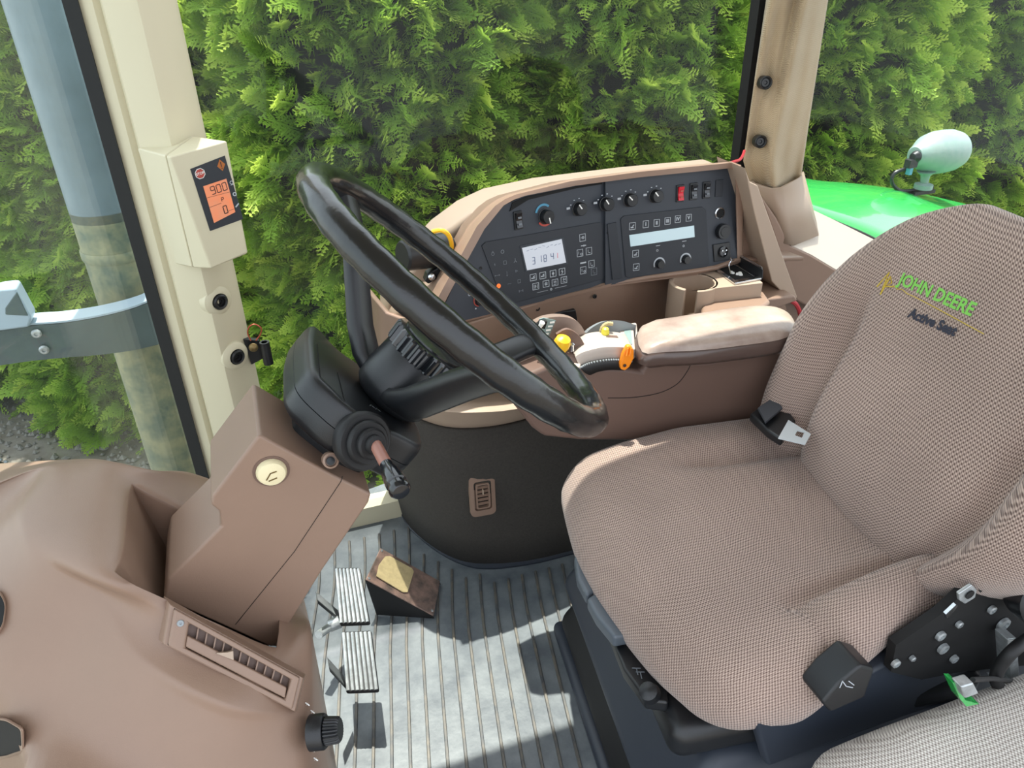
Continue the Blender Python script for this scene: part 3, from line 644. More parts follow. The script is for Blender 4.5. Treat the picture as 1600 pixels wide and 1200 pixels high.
# cup holder and ashtray block
CZ = .615; cc = at(1084, 440, z=CZ); cr_ = .041
blk = [at(px, py, z=CZ) for px, py in ((1108, 414), (1150, 404), (1192, 441), (1092, 464))]
def ringpts(r, z, a0, a1, n=28): return [V((cc.x+r*math.cos(a0+(a1-a0)*k/n), cc.y+r*math.sin(a0+(a1-a0)*k/n), z)) for k in range(n+1)]
_a = at(1093, 464, z=CZ)-cc; _b = at(1060, 463, z=CZ)-cc
A0 = math.atan2(_a.y, _a.x); A1 = math.atan2(_b.y, _b.x)+2*PI        # gap faces the driver
bm = BM(); ri, ro = ringpts(cr_, CZ, A0, A1), ringpts(cr_+.009, CZ, A0, A1); rib_, rob = ringpts(cr_*.9, CZ-.12, A0, A1), ringpts(cr_*.95+.012, CZ-.12, A0, A1)
loft(bm, [ri, ro, rob, rib_, ri]); 
for k in (0, -1): bm.faces.new([bm.verts.new(q[k]) for q in (ri, ro, rob, rib_)])
bmesh.ops.remove_doubles(bm, verts=bm.verts, dist=1e-5); obj('cup_holder', bm, 'tan', rc, bevel=.002)
bm = BM(); lathe(bm, [(cr_*.95, 0), (cr_*.95, .006)], (cc.x, cc.y, CZ-.125), (0, 0, 1), 28); obj('cup_floor', bm, 'tan', rc)
pr = [V((cc.x+(cr_+.003)*math.cos(a), cc.y+(cr_+.003)*math.sin(a), CZ)) for a in [math.radians(88)+(A0-math.radians(88))*q/9 for q in range(10)]]
bm = BM(); prism(bm, pr+[at(1192, 442, z=CZ), at(1150, 404, z=CZ), at(1108, 410, z=CZ)], (0, 0, -.05)); obj('ashtray_block', bm, 'tan', rc, bevel=.003)
bm = BM(); prism(bm, [at(px, py, z=CZ-.03) for px, py in ((1098, 468), (1192, 452), (1205, 470), (1160, 500), (1092, 508))], (0, 0, -.06)); obj('block_foot', bm, 'brown', rc, bevel=.008)
# ashtray
ash = thing('ashtray', 'open chrome-lidded ashtray let into the ledge beside the cup holder', 'ashtray', at(1150, 425, z=CZ))
q4 = [(1111, 419), (1146, 411), (1190, 437), (1148, 445)]
Q = [at(px, py, z=CZ+.001) for px, py in q4]; qc = sum(Q, V())/4
bm = BM(); Qi = [qc+(p-qc)*.72 for p in Q]; loft(bm, [Q, [p+V((0, 0, .004)) for p in Q], [p+V((0, 0, .004)) for p in Qi], [p+V((0, 0, -.001)) for p in Qi]], closed=True); obj('rim', bm, 'chrome', ash, bevel=.001)
bm = BM(); prism(bm, [p+V((0, 0, .0005)) for p in Qi], (0, 0, .0008)); obj('bowl', bm, 'void', ash)
bm = BM(); rg = random.Random(9)
for k in range(9): lathe(bm, [(.004, 0), (.0035, .003), (.001, .004)], qc.lerp(Qi[2], rg.uniform(-.2, .5))+V((rg.uniform(-.006, .006), rg.uniform(-.004, .004), .001)), (0, 0, 1), 6)
props(obj('ash', bm, 'white', ash), kind='stuff')
bm = BM(); a, b = Q[1], Q[2]; prism(bm, [a+V((0, 0, .002)), b+V((0, 0, .002)), b+V((.002, .006, .024)), a+V((.002, .006, .024))], V((.003, .006, 0))); obj('lid', bm, 'chrome', ash, bevel=.001)
bm = BM(); prism(bm, [a+V((0, -.001, .003)), b+V((0, -.001, .003)), b+V((.0015, .004, .02)), a+V((.0015, .004, .02))], V((.001, -.001, 0))); obj('lid_lining', bm, 'black', ash)
bm = BM(); tube(bm, spline([at(1142, 428, z=CZ+.006), at(1139, 415, z=CZ+.02), at(1143, 407, z=CZ+.03), at(1147, 406, z=CZ+.026)], 5), .0012, 6); lathe(bm, [(.002, 0), (.002, .004)], at(1142, 405, z=CZ+.031), (0, 0, 1), 8); obj('bail_wire', bm, 'chrome', ash)
# red cord at the bezel's upper right corner
bm = BM(); tube(bm, spline([at(1128, 262, y=1.30), at(1143, 254, y=1.30), at(1155, 250, y=1.32), at(1160, 244, y=1.34), at(1163, 236, y=1.36)], 5), .003, 8); props(obj('red_cord', bm, 'red_cord'), 'thin red cord over the upper right corner of the dashboard', 'cord')
bm = BM(); tube(bm, spline([at(1236, 470, y=1.2), at(1244, 476, y=1.2), at(1250, 490, y=1.2), at(1256, 520, y=1.2)], 5), .005, 8); props(obj('seat_belt_strap', bm, 'red_cord'), 'short dark red strap between the console flange and the seat back', 'strap')
# black cylinder and yellow loop left of the dashboard
cy = thing('beacon_holder', 'stubby black cylinder with a yellow cable loop left of the dashboard, behind the wheel rim', 'holder', at(670, 410, y=1.3))
bm = BM(); c0 = at(628, 400, y=1.27); c1 = at(700, 388, y=1.30); ax = (c1-c0); lathe(bm, [(.024, 0), (.028, .004), (.030, .05), (.030, ax.length)], c0, ax, 30); obj('barrel', bm, 'black', cy)
bm = BM(); tube(bm, spline([at(676, 362, y=1.27), at(690, 360, y=1.26), at(701, 368, y=1.26), at(706, 384, y=1.27), at(703, 396, y=1.28)], 6), .0042, 8); props(obj('cable_loop', bm, 'yellow', cy), 'yellow cable loop')
sw = thing('key_switch', 'small black and chrome switch on the dashboard end, below the black cylinder', 'switch', at(676, 432, y=1.28))
bm = BM(); prism(bm, [at(px, py, y=1.275) for px, py in ((664, 440), (668, 428), (686, 418), (690, 422), (684, 434), (670, 444))], (0, .02, 0)); obj('bezel', bm, 'black', sw, bevel=.002)
bm = BM(); lathe(bm, [(.007, 0), (.0065, .006), (.003, .008)], at(675, 432, y=1.274), (-.3, -.9, .2), 14); obj('barrel', bm, 'chrome', sw)
# ------------------------------------------------------------------ instrument panel
ip = thing('instrument_panel', 'dark slate dashboard instrument panel with displays, dials and switches', 'dashboard', PR0)
seqL = [(700, 507), (691, 484), (712, 440), (735, 398), (757, 358), (787, 321), (820, 305), (900, 289), (945, 283)]
bl = [pan_y(px, py) for px, py in seqL]; 
top946 = hit(946, 283, PR0, PRN); b946 = hit(946, 446, PR0, PRN)
bl[-1] = top946; pl = bl+[b946]+[hit(850, 470, PL0, PLN)]
bl[-1] = hit(945.5, 283, PL0, PLN); pl = bl[:9]+[hit(946, 446, PL0, PLN), hit(850, 470, PL0, PLN)]
bm = BM(); prism(bm, pl, (0, .02, 0)); obj('left_face', bm, 'panel', ip)
prr = [top946, hit(1000, 275, PR0, PRN), hit(1146, 261, PR0, PRN), hit(1152, 270, PR0, PRN), hit(1153, 407, PR0, PRN), hit(1086, 427, PR0, PRN), b946]
bm = BM(); prism(bm, prr, (0, .02, 0)); obj('right_face', bm, 'panel', ip)
# hood shadow painted as a black strip along the recessed top of the panel
def P(px, py, h=0):
    q = pan_y(px, py); n = PLN if px < 946 else PRN
    return q + n*h
def NN(px): return PLN if px < 946 else PRN
def UX(px, s=0):
    return (P(px+6, 400)-P(px-6, 400)).normalized()
def plate(name, pts, m, h, h0=0, parent=ip, bevel=0): 
    bm = BM(); n = NN(pts[0][0]); prism(bm, [pan_y(px, py)+n*h0 for px, py in pts], n*h); return obj(name, bm, m, parent, bevel)
plate('hood_shadow_strip', [(800, 316), (822, 307), (900, 291), (940, 285), (940, 287.5), (900, 294), (825, 312), (796, 330)], 'void', .002)
plate('gauge_plate', [(757, 378), (940, 350), (953, 436), (805, 477)][:0] or [(752, 384), (758, 378), (936, 347), (941, 350), (944, 432), (940, 436), (800, 474), (786, 474)], 'panel_dark', .0022, bevel=.0008)
plate('radio_plate', [(969, 342), (974, 337), (1096, 323), (1102, 328), (1107, 413), (1103, 417), (982, 434), (977, 432)], 'panel_dark', .0022, bevel=.0008)
plate('centre_strip', [(948, 350), (962, 347), (972, 434), (956, 437)], 'panel_dark', .003, bevel=.0008)
def lab(bm, px, py): return P(px, py, .0030)
def uxv(px, py):
    d = 8; a, b = pan_y(px-d, py), pan_y(px+d, py); sl = .20 if px < 946 else .115
    pl0, pn_ = (PL0, PLN) if px < 946 else (PR0, PRN)
    return (hit(px+d, py-d*sl, pl0, pn_)-hit(px-d, py+d*sl, pl0, pn_)).normalized()
def uyv(px, py): return NN(px).cross(uxv(px, py)).normalized()*(1)
def icon_box(bm, px, py, w=.0062, hh=.0066, lw=.0009):
    u, v = uxv(px, py), uyv(px, py); c = P(px, py, .0024); outline(bm, [c+u*w+v*hh, c-u*w+v*hh, c-u*w-v*hh, c+u*w-v*hh], lw, NN(px), .0004); return c, u, v
def txt(name, s, px, py, size, m='print', bold=.0, parent=ip, h=.0024):
    u, v = uxv(px, py), uyv(px, py); b = text_bm(s, size, P(px, py, h), u, v, .0002, bold); return obj(name, b, m, parent, recalc=False)
# displays
plate('hour_meter_frame', [(811, 384), (879, 370), (886, 412), (820, 424)], 'panel', .0012, .0022)
plate('hour_meter_display', [(814, 387), (876, 373), (883, 410), (822, 422)], 'lcd', .0016, .0022, bevel=.0005)
def seg7(bm, ch, c, u, v, n, w, h, lw):
    S = {'0': 'abcdef', '1': 'bc', '2': 'abged', '3': 'abgcd', '4': 'fgbc', '5': 'afgcd', '6': 'afgedc', '7': 'abc', '8': 'abcdefg', '9': 'abcdfg', 'P': 'abefg'}[ch]
    pt = {'a': ((-w, h), (w, h)), 'b': ((w, h), (w, 0)), 'c': ((w, 0), (w, -h)), 'd': ((-w, -h), (w, -h)), 'e': ((-w, 0), (-w, -h)), 'f': ((-w, h), (-w, 0)), 'g': ((-w, 0), (w, 0))}
    for s in S:
        (a, b), (c2, d) = pt[s]; A, B_ = c+u*a+v*b, c+u*c2+v*d; bar(bm, A.lerp(B_, .1), A.lerp(B_, .9), lw, n, .0003)
bm = BM(); 
for ch, px, py in (('3', 832, 407), ('1', 842, 404), ('8', 850, 403)): seg7(bm, ch, P(px, py, .004), uxv(px, py), uyv(px, py), PLN, .0028, .0062, .0012)
seg7(bm, '4', P(861, 400, .004), uxv(861, 400), uyv(861, 400), PLN, .0028, .0062, .0012); obj('hour_digits', bm, 'digit_blue', ip)
bm = BM(); seg7(bm, '1', P(868, 399, .004), uxv(868, 399), uyv(868, 399), PLN, .002, .005, .0012); obj('tenths_digit', bm, 'digit_red', ip)
bm = BM()
for k in range(9):
    p0 = P(821+k*6.2, 392-k*1.35, .004); v = uyv(840, 390); u = uxv(840, 390); s = [.0, .002, -.001, .0025, .004, -.002, .0015, -.001, 0][k]; bar(bm, p0+v*s, p0+u*.005+v*(s*.3+.001), .0006, PLN, .0003)
obj('display_scale', bm, 'digit_blue', ip)
plate('radio_display', [(982, 367), (1083, 352), (1084, 370), (984, 385)], 'lcd_strip', .0016, .0022, bevel=.0005)
# roman numeral keys
for s, px, py in (('I', 1008, 350), ('II', 1025, 348), ('III', 1042, 345), ('IV', 1058, 342), ('V', 1075, 340)):
    bm = BM(); icon_box(bm, px, py, .0062, .0066); o = obj('preset_key', bm, 'print', ip)
    txt('numeral', s, px, py, .0095, bold=.0003)
ICONS = [(987, 353), (992, 396), (993, 417), (909, 371), (905, 395), (919, 392), (910, 422), (923, 412), (927, 424)]
for i, (px, py) in enumerate(ICONS):
    bm = BM(); c, u, v = icon_box(bm, px, py, .0066, .0066)
    n = NN(px)
    if i < 3: bar(bm, c-u*.003-v*.0025, c+u*.002-v*.0025, .0022, n, .0004); bar(bm, c+u*.001, c+u*.0035+v*.002, .0016, n, .0004)
    elif i == 3: ringflat(bm, c+u*.001, n, .0018, .0028, h=.0004, seg=12); disc(bm, c+u*.001, n, .0009, .0004, 8); bar(bm, c-u*.004, c-u*.002, .0008, n, .0004)
    elif i in (4, 6): bar(bm, c-u*.003-v*.002, c-u*.003+v*.003, .0007, n, .0004); ringflat(bm, c+u*.003-v*.0025, n, .0014, .0024, h=.0004, seg=12)
    else: bar(bm, c-u*.002-v*.002, c-u*.002+v*.003, .0007, n, .0004); bar(bm, c-u*.001-v*.003, c+u*.003-v*.003, .0008, n, .0004)
    obj('icon_key', bm, 'print' if i != 8 else 'print_dim', ip)
KEYS = [(832, 433), (847, 430), (863, 427), (877, 424), (836, 447), (852, 443), (866, 441), (880, 437)]
for i, (px, py) in enumerate(KEYS):
    bm = BM(); c, u, v = icon_box(bm, px, py, .0066, .0060, .0010); n = PLN
    if i in (0, 1): bar(bm, c-u*.0035-v*.0015, c+u*.003-v*.0015, .002, n, .0004); bar(bm, c+u*.0005+v*.001, c+u*.003+v*.002, .002, n, .0004)
    elif i == 2: disc(bm, c, n, .0026, .0004, 10); bar(bm, c-v*.004, c+v*.004, .0008, n, .0004)
    elif i == 3: bar(bm, c+v*.004+u*.001, c-u*.0015, .0012, n, .0004); bar(bm, c-u*.0015, c+u*.002+v*.0003, .0009, n, .0004); bar(bm, c+u*.002, c-u*.0005-v*.004, .0012, n, .0004)
    elif i == 4:
        for k in (-.0035, -.001, .0035): bar(bm, c+u*k-v*.0035, c+u*k+v*.003, .0011, n, .0004)
        bar(bm, c-u*.001+v*.003, c+u*.001-v*.001, .0009, n, .0004)
    elif i == 5:
        for k in (-.0013, .0013): bar(bm, c+u*k-v*.003, c+u*k+v*.003, .001, n, .0004); bar(bm, c-u*.003+v*k, c+u*.003+v*k, .001, n, .0004)
    else:
        for k in (-.002, .002): bar(bm, c+u*(k+(.001 if i == 7 else 0))-v*.001, c+u*(k+(.001 if i == 7 else 0))+v*.0035, .0012, n, .0004)
        bar(bm, c-u*.002+v*.001, c+u*.003+v*.001, .001, n, .0004); bar(bm, c-u*.003-v*.0035, c+u*.003-v*.0035, .0009, n, .0004)
    obj('function_key', bm, 'print', ip)
bm = BM(); u, v = uxv(860, 450), uyv(860, 450)
bar(bm, P(838, 457, .0024), P(855, 453, .0024), .0006, PLN, .0003); bar(bm, P(866, 450, .0024), P(884, 446, .0024), .0006, PLN, .0003); ringflat(bm, P(860, 451.5, .0024), PLN, .0012, .0024, h=.0004, seg=12); disc(bm, P(911, 383.5, .0024), PLN, .0018, .0004); bar(bm, P(907, 384, .0024), P(914, 383, .0024), .0018, PLN, .0004); bar(bm, P(906, 411, .0024), P(914, 409.5, .0024), .0028, PLN, .0004); obj('key_markings', bm, 'print', ip)['kind'] = 'stuff'
# warning symbols
bm = BM()
def sym(kind, px, py):
    c = P(px, py, .0024); u, v = uxv(px, py), uyv(px, py); n = PLN
    if kind == 'drop': ringflat(bm, c-v*.0008, n, .0024, .0031, h=.0003, seg=12); bar(bm, c+v*.002-u*.0018, c+v*.0045, .0006, n, .0003); bar(bm, c+v*.002+u*.0018, c+v*.0045, .0006, n, .0003)
    if kind == 'ring': ringflat(bm, c, n, .0024, .0036, h=.0003, seg=14)
    if kind == 'dot': bar(bm, c-v*.002, c+v*.002, .0008, n, .0003); bar(bm, c-u*.001, c+u*.001, .0008, n, .0003)
    if kind == 'box': outline(bm, [c+u*.0028+v*.0032, c-u*.0028+v*.0032, c-u*.0028-v*.0032, c+u*.0028-v*.0032], .0007, n, .0003)
    if kind == 'link': bar(bm, c-u*.0045, c+u*.0045, .0006, n, .0003); disc(bm, c-u*.0042, n, .0012, .0003, 8); disc(bm, c+u*.0042, n, .0012, .0003, 8)
    if kind == 'therm': bar(bm, c-v*.004, c+v*.004, .0007, n, .0003); disc(bm, c-v*.0038, n, .0012, .0003, 8)
    if kind == 'fan': bar(bm, c+v*.0045, c, .001, n, .0003); bar(bm, c, c+u*.003-v*.003, .001, n, .0003); bar(bm, c, c-u*.003-v*.003, .001, n, .0003)
    if kind == 'line': bar(bm, c-u*.004, c+u*.004, .0005, n, .0003)
    if kind == 'horn': bar(bm, c-u*.002+v*.002, c+u*.002, .0007, n, .0003); bar(bm, c-u*.002-v*.002, c+u*.002, .0007, n, .0003); bar(bm, c-u*.002-v*.002, c-u*.002+v*.002, .0007, n, .0003)
    if kind == 'axle': bar(bm, c-u*.004-v*.002, c-u*.004+v*.002, .001, n, .0003); bar(bm, c+u*.004-v*.002, c+u*.004+v*.002, .001, n, .0003); bar(bm, c-u*.004, c+u*.004, .0008, n, .0003)
for a in (('drop', 769, 396), ('ring', 784, 393), ('dot', 772, 413), ('box', 788, 410), ('fan', 804, 407), ('link', 776, 430), ('therm', 791, 427), ('horn', 806, 423), ('line', 795, 443), ('box', 810, 439), ('axle', 813, 454)): sym(*a)
obj('warning_symbols', bm, 'print_dim', ip)
bm = BM(); ringflat(bm, P(778, 446.5, .0024), PLN, .0022, .0042, h=.0006); disc(bm, P(778, 446.5, .0024), PLN, .0016, .0008, 10); props(obj('brake_warning_lamp', bm, 'orange_lamp', ip), 'lit orange warning lamp')
# rotary knobs with white pointers
def knob(px, py, r, hgt, ang, name='knob', side=True):
    n = NN(px); c = P(px, py, .0005); u, v = uxv(px, py), uyv(px, py)
    bm = BM(); lathe(bm, [(r*1.12, 0), (r*1.12, .001), (r, .0015), (r*.97, hgt), (r*.9, hgt+.001)], c, n, 28); k = obj(name, bm, 'black', ip)
    if ang is not None:
        a = math.radians(ang); d = u*math.cos(a)+v*math.sin(a); b = BM(); bar(b, c+n*(hgt+.001)+d*r*.15, c+n*(hgt+.001)+d*r*.9, .0022, n, .0006); props(obj('pointer', b, 'white', k), 'white pointer line')
    return c, u, v, n
c, u, v, n = knob(851, 338, .0125, .014, -80)
b = BM(); ringflat(b, P(849, 334, .0008), n, .0145, .0185, math.radians(45), math.radians(165), x=u, h=.0006); obj('cold_arc', b, 'blue_print', ip)
b = BM(); ringflat(b, P(851, 338, .0008), n, .0145, .018, math.radians(215), math.radians(325), x=u, h=.0006); obj('hot_arc', b, 'red_print', ip)
for px, py, ang in ((903, 326, 125), (946.2, 318.5, 125), (983, 312, 135), (1023, 306, 130)):
    c, u, v, n = knob(px, py, .0122, .013, ang)
    b = BM()
    for a in (150, 115, 80, 45):
        a_ = math.radians(a); pc_ = c+(u*math.cos(a_)+v*math.sin(a_))*.0185; bar(b, pc_-u*.001, pc_+u*.001, .0016, n, .0004)
    pc_ = c-u*.022+v*.004; bar(b, pc_-u*.0025, pc_+u*.0025, .004, n, .0004); obj('dial_marks', b, 'print', ip)
for px, py in ((1029, 412), (1070, 405)):
    c, u, v, n = knob(px, py, .0085, .010, None)
    b = BM(); ringflat(b, P(px, py, .0024), n, .0105, .0135, math.radians(-25), math.radians(205), x=u, h=.0005); obj('level_arc', b, 'print', ip)
    b = BM(); ringflat(b, P(px-3, py-21, .0024), n, .0016, .0024, h=.0004, seg=12, x=u); bar(b, P(px-5, py-28, .0024), P(px+1, py-29, .0024), .0012, n, .0004); obj('level_mark', b, 'print', ip)
# rocker switches
def rocker(px, py, m, label=None, sy=.0145, dark=True):
    n = NN(px); u, v = uxv(px, py), uyv(px, py); c = P(px, py, 0); R3 = Matrix((u, v, n)).transposed()
    b = BM(); box(b, c+n*.0015, (.0088, .0165, .0015), R3); s = obj('switch_frame', b, 'black', ip, bevel=.001)
    b = BM(); 
    pr_ = [c+u*.006-v*sy*.92+n*.003, c+u*.006-v*sy*.92+n*.0075, c+u*.006+n*.0045, c+u*.006+v*sy*.92+n*.0085, c+u*.006+v*sy*.92+n*.003]
    prism(b, pr_, -u*.012); o = obj('rocker', b, m, s, bevel=.0006)
    if label: props(o, label)
    b = BM()
    for s_ in ((-.45, .003), (.35, .003)):
        q = c+v*sy*s_[0]+n*.0078; bar(b, q-u*.0025, q+u*.0025, .0035, n, .0004)
    obj('rocker_mark', b, 'print_dim' if m != 'red' else 'red_print', s)
rocker(809, 344, 'black_gloss'); rocker(1062, 302, 'red', 'red hazard light rocker'); rocker(1083, 299, 'black_gloss'); rocker(1103, 297, 'black_gloss')
n = NN(1123); u, v = uxv(1123, 294), uyv(1123, 294); b = BM(); box(b, P(1123, 294, .001), (.0088, .0165, .0015), Matrix((u, v, n)).transposed()); obj('blank_cover', b, 'panel_dark', ip, bevel=.001)
# lighter, capped socket, round socket
c = P(1124, 333, 0); b = BM(); lathe(b, [(.0118, 0), (.0118, .002), (.0095, .003), (.009, -.006)], c, PRN, 28, cap=False); obj('lighter_ring', b, 'chrome', ip)
b = BM(); disc(b, c, PRN, .0092, .001, 24); obj('lighter_well', b, 'void', ip)
c = P(1127, 361, 0); b = BM(); lathe(b, [(.0155, 0), (.0155, .010), (.0148, .012), (.010, .012), (.0095, .013), (.003, .013)], c, PRN, 28); k = obj('socket_cap', b, 'black', ip)
b = BM(); prism(b, [P(px, py, .0) for px, py in ((1113, 382), (1139, 378), (1141, 405), (1115, 409))], PRN*.003); k = obj('socket_plate', b, 'black', ip, bevel=.001)
b = BM(); lathe(b, [(.0115, 0), (.0115, .003), (.009, .004), (.0085, .001)], P(1128, 393, .003), PRN, 24); obj('socket_ring', b, 'black_gloss', ip)
b = BM()
for dx, dy in ((-3, -1), (3, -2), (1, 4)): lathe(b, [(.0014, 0), (.0014, .003)], P(1129+dx, 392+dy, .0042), PRN, 8)
obj('socket_pin', b, 'chrome', ip)
# lower left ignition dial half behind the wheel
c, u, v, n = knob(748, 469, .0085, .008, None); b = BM(); ringflat(b, c+n*.001, n, .0098, .0115, math.radians(90), math.radians(260), x=u, h=.0005); obj('dial_ring', b, 'red_print', ip)
b = BM(); ringflat(b, P(733, 460, .001), n, .0018, .0027, h=.0004, seg=12); disc(b, P(743, 482, .001), n, .0014, .0004); disc(b, P(757, 477, .001), n, .0014, .0004); obj('dial_marks', b, 'print', ip)
for px, py in ((751, 419), (950, 364)):
    b = BM(); lathe(b, [(.003, 0), (.003, .001), (.0015, .001), (.001, .0003)], P(px, py, .0005), NN(px), 12); obj('panel_screw', b, 'black', ip)
# ------------------------------------------------------------------ display on the front pillar
pm = thing('pillar_display', 'cream box on the front pillar with an orange-lit digital display reading 900', 'display', (-.1, YW-.1, .73))
mA, mB, mC, mD = (265, 245), (355, 220), (387, 395), (330, 420)   # face with the screen
FN0 = at(265, 245, y=1.318); FR = at(355, 222, y=1.352); FD = at(331, 420, y=1.318); FNn = (FR-FN0).cross(FD-FN0).normalized()
if FNn.y > 0: FNn = -FNn
def fh(px, py, h=0): return hit(px, py, FN0, FNn)+FNn*h
face = [fh(*q) for q in (mA, mB, mC, mD)]
back = [at(px, py, y=1.41) for px, py in ((213, 232), (302, 213), (348, 400), (268, 410))]
hb = [at(px, py, y=1.40) for px, py in ((300, 212), (352, 222))]
bm = BM(); a = [at(px, py, y=1.42) for px, py in ((214, 231), (300, 211), (345, 400), (272, 412))]
m1 = [at(262, 247, y=1.335), at(302, 212, y=1.40), fh(388, 394, -.02), at(302, 421, y=1.335)]
seam = [at(258, 243, y=1.345), at(300, 212, y=1.41), at(385, 396, y=1.40), at(300, 418, y=1.345)]
loft(bm, [a, seam], closed=True, caps=True); obj('rear_shell', bm, 'cream', pm, bevel=.003)
bm = BM(); s2 = [p+V((.0015, -.002, 0)) for p in seam]; loft(bm, [s2, face], closed=True, caps=True); obj('front_shell', bm, 'cream', pm, bevel=.003)
dp = [(297, 264), (351, 243), (380, 342), (328, 361)]
bm = BM(); prism(bm, [fh(*q) for q in dp], FNn*.0012); obj('display_panel', bm, 'panel_dark', pm, bevel=.0005)
sc = [(317, 291), (353, 279), (367, 331), (334, 348)]
bm = BM(); prism(bm, [fh(*q, .001) for q in sc], FNn*.001); props(obj('screen', bm, 'lcd_orange', pm), 'orange backlit screen')
fu = (fh(353, 279)-fh(317, 291)).normalized(); fv = FNn.cross(fu)
if fv.z < 0: fv = -fv
fv = (fh(317, 291)-fh(334, 348)).normalized()
bm = BM()
for ch, px, py in (('9', 332, 297), ('0', 341, 294), ('0', 350, 291)): seg7(bm, ch, fh(px, py, .0022), fu, fv, FNn, .0034, .0062, .0013)
seg7(bm, 'P', fh(347, 311, .0022), fu, fv, FNn, .0018, .003, .0009); seg7(bm, '0', fh(351.5, 327, .0022), fu, fv, FNn, .003, .0062, .0016)
for p, q in (((322, 309), (360, 299)), ((326, 324), (345, 317)), ((357, 329), (365, 326))): bar(bm, fh(*p, .0022), fh(*q, .0022), .0005, FNn, .0002)
props(obj('digits', bm, 'lcd_digit', pm), kind='stuff')
bm = BM(); c = fh(312, 271, .0012); lathe(bm, [(.0075, 0), (.0075, .0006)], c, FNn, 8, x=fu); o = obj('stop_symbol', bm, 'red_print', pm); props(o, 'small red stop symbol')
bb = text_bm('STOP', .0058, fh(312, 271, .002), fu, fv, .0001, .0001); obj('stop_text', bb, 'white', o, recalc=False)
bm = BM(); outline(bm, [fh(312, 271, .0018)+(fu*math.cos(a)+fv*math.sin(a))*.0082 for a in [PI/8+PI/4*k for k in range(8)]], .0009, FNn, .0003); obj('stop_border', bm, 'white', o)
bm = BM(); c = fh(345, 258, .0012); prism(bm, [c+fv*.0095, c+fu*.0068, c-fv*.0095, c-fu*.0068], FNn*.0006); o = obj('warning_diamond', bm, 'orange_lamp', pm); MATS['amber'] = mat('amber', (170, 96, 34), .4); o.data.materials[0] = MATS['amber']
bm = BM(); bar(bm, c-fv*.002+FNn*.0007, c+fv*.005+FNn*.0007, .0014, FNn, .0003); bar(bm, c-fv*.0055+FNn*.0007, c-fv*.0045+FNn*.0007, .0014, FNn, .0003); obj('warning_mark', bm, 'lcd_digit', o)['kind'] = 'stuff'
bm = BM(); ringflat(bm, fh(361, 285, .0015), FNn, .002, .003, h=.0003, seg=14); bar(bm, fh(360, 289, .0015), fh(363.5, 288, .0015), .0008, FNn, .0003); ringflat(bm, fh(366, 303, .0015), FNn, .0018, .0034, h=.0003, seg=14)
bar(bm, fh(368, 323, .0015), fh(372, 318, .0015), .0022, FNn, .0003); props(obj('side_symbols', bm, 'print', pm), kind='stuff')
# hanging hook with copper ring beside the pillar
hk = thing('latch_hook', 'small black pin holder with a copper wire ring beside the front pillar', 'hook', at(400, 545, y=1.42))
bm = BM(); lathe(bm, [(.006, 0), (.0095, 0), (.0095, .048), (.006, .048)], at(420, 568, y=1.40), at(412, 530, y=1.40)-at(420, 568, y=1.40), 20, cap=False); obj('sleeve', bm, 'black', hk)
bm = BM(); prism(bm, [at(px, py, y=1.42) for px, py in ((380, 530), (405, 532), (412, 560), (393, 570))], (0, .012, 0)); obj('bracket', bm, 'black', hk, bevel=.001)
bm = BM(); tube(bm, spline([at(px, py, y=1.39) for px, py in ((392, 532), (387, 520), (390, 510), (399, 507), (408, 513), (407, 522), (400, 532))], 6), .0014, 8); props(obj('wire_ring', bm, 'copper', hk), 'copper wire ring')
bm = BM(); lathe(bm, [(.009, 0), (.008, .003), (.004, .005), (.001, .006)], at(396, 543, y=1.405), (0, -1, .2), 16); obj('pin_head', bm, 'brass', hk)
# ------------------------------------------------------------------ steering wheel
WN = V((.70, -.02, .712)).normalized(); WE2 = V((0, 1, 0)); WE2 = (WE2-WN*WE2.dot(WN)).normalized(); WE1 = WE2.cross(WN)
WC = V((.190, .754, .8805)) + WE1*.010 - WE2*.006 + WN*.004
def WP(a, b, h=0): return WC + WE1*a + WE2*b + WN*h
sw_ = thing('steering_wheel', 'large black steering wheel with a knurled hub ring', 'steering wheel', tuple(WP(0, 0, -.13)))
R = .1975
bm = BM(); pts = []; rr = []
N_ = 96
for k in range(N_):
    a = 2*PI*k/N_; pts.append(WP(R*math.cos(a), R*math.sin(a))); rr.append(.0165+.0006*math.sin(a*36))
tube(bm, pts, rr, 16, closed=True, flat=1.0, upv=WN); obj('rim', bm, 'black_leather', sw_, ang=80)
HX, HY = WP(-.022, .008).x, 0
HCo = lambda h: WC + WE1*.013 + WE2*.004 + WN*h     # hub axis
bm = BM(); lathe(bm, [(.026, -.150), (.040, -.147), (.046, -.140), (.0475, -.128), (.0445, -.086), (.043, -.083)], HCo(0), WN, 48, x=WE1); obj('hub', bm, 'black', sw_)
bm = BM(); M3 = frame(WN, WE1); rows = []
for h, r in ((-.087, .042), (-.085, .0475), (-.066, .0485), (-.063, .046), (-.062, .040)):
    rows.append([HCo(h)+M3 @ V((math.cos(2*PI*k/112), math.sin(2*PI*k/112), 0))*(r-(.004 if (k % 4) in (2, 3) and r > .0472 else 0)) for k in range(112)])
loft(bm, rows, closed=True, caps=True); props(obj('knurled_ring', bm, 'black_gloss', sw_, ang=25), 'black knurled locking ring')
bm = BM(); lathe(bm, [(.039, 0), (.039, .002), (.030, .004), (.01, .005)], HCo(-.062), WN, 40); obj('horn_pad', bm, 'black_leather', sw_)
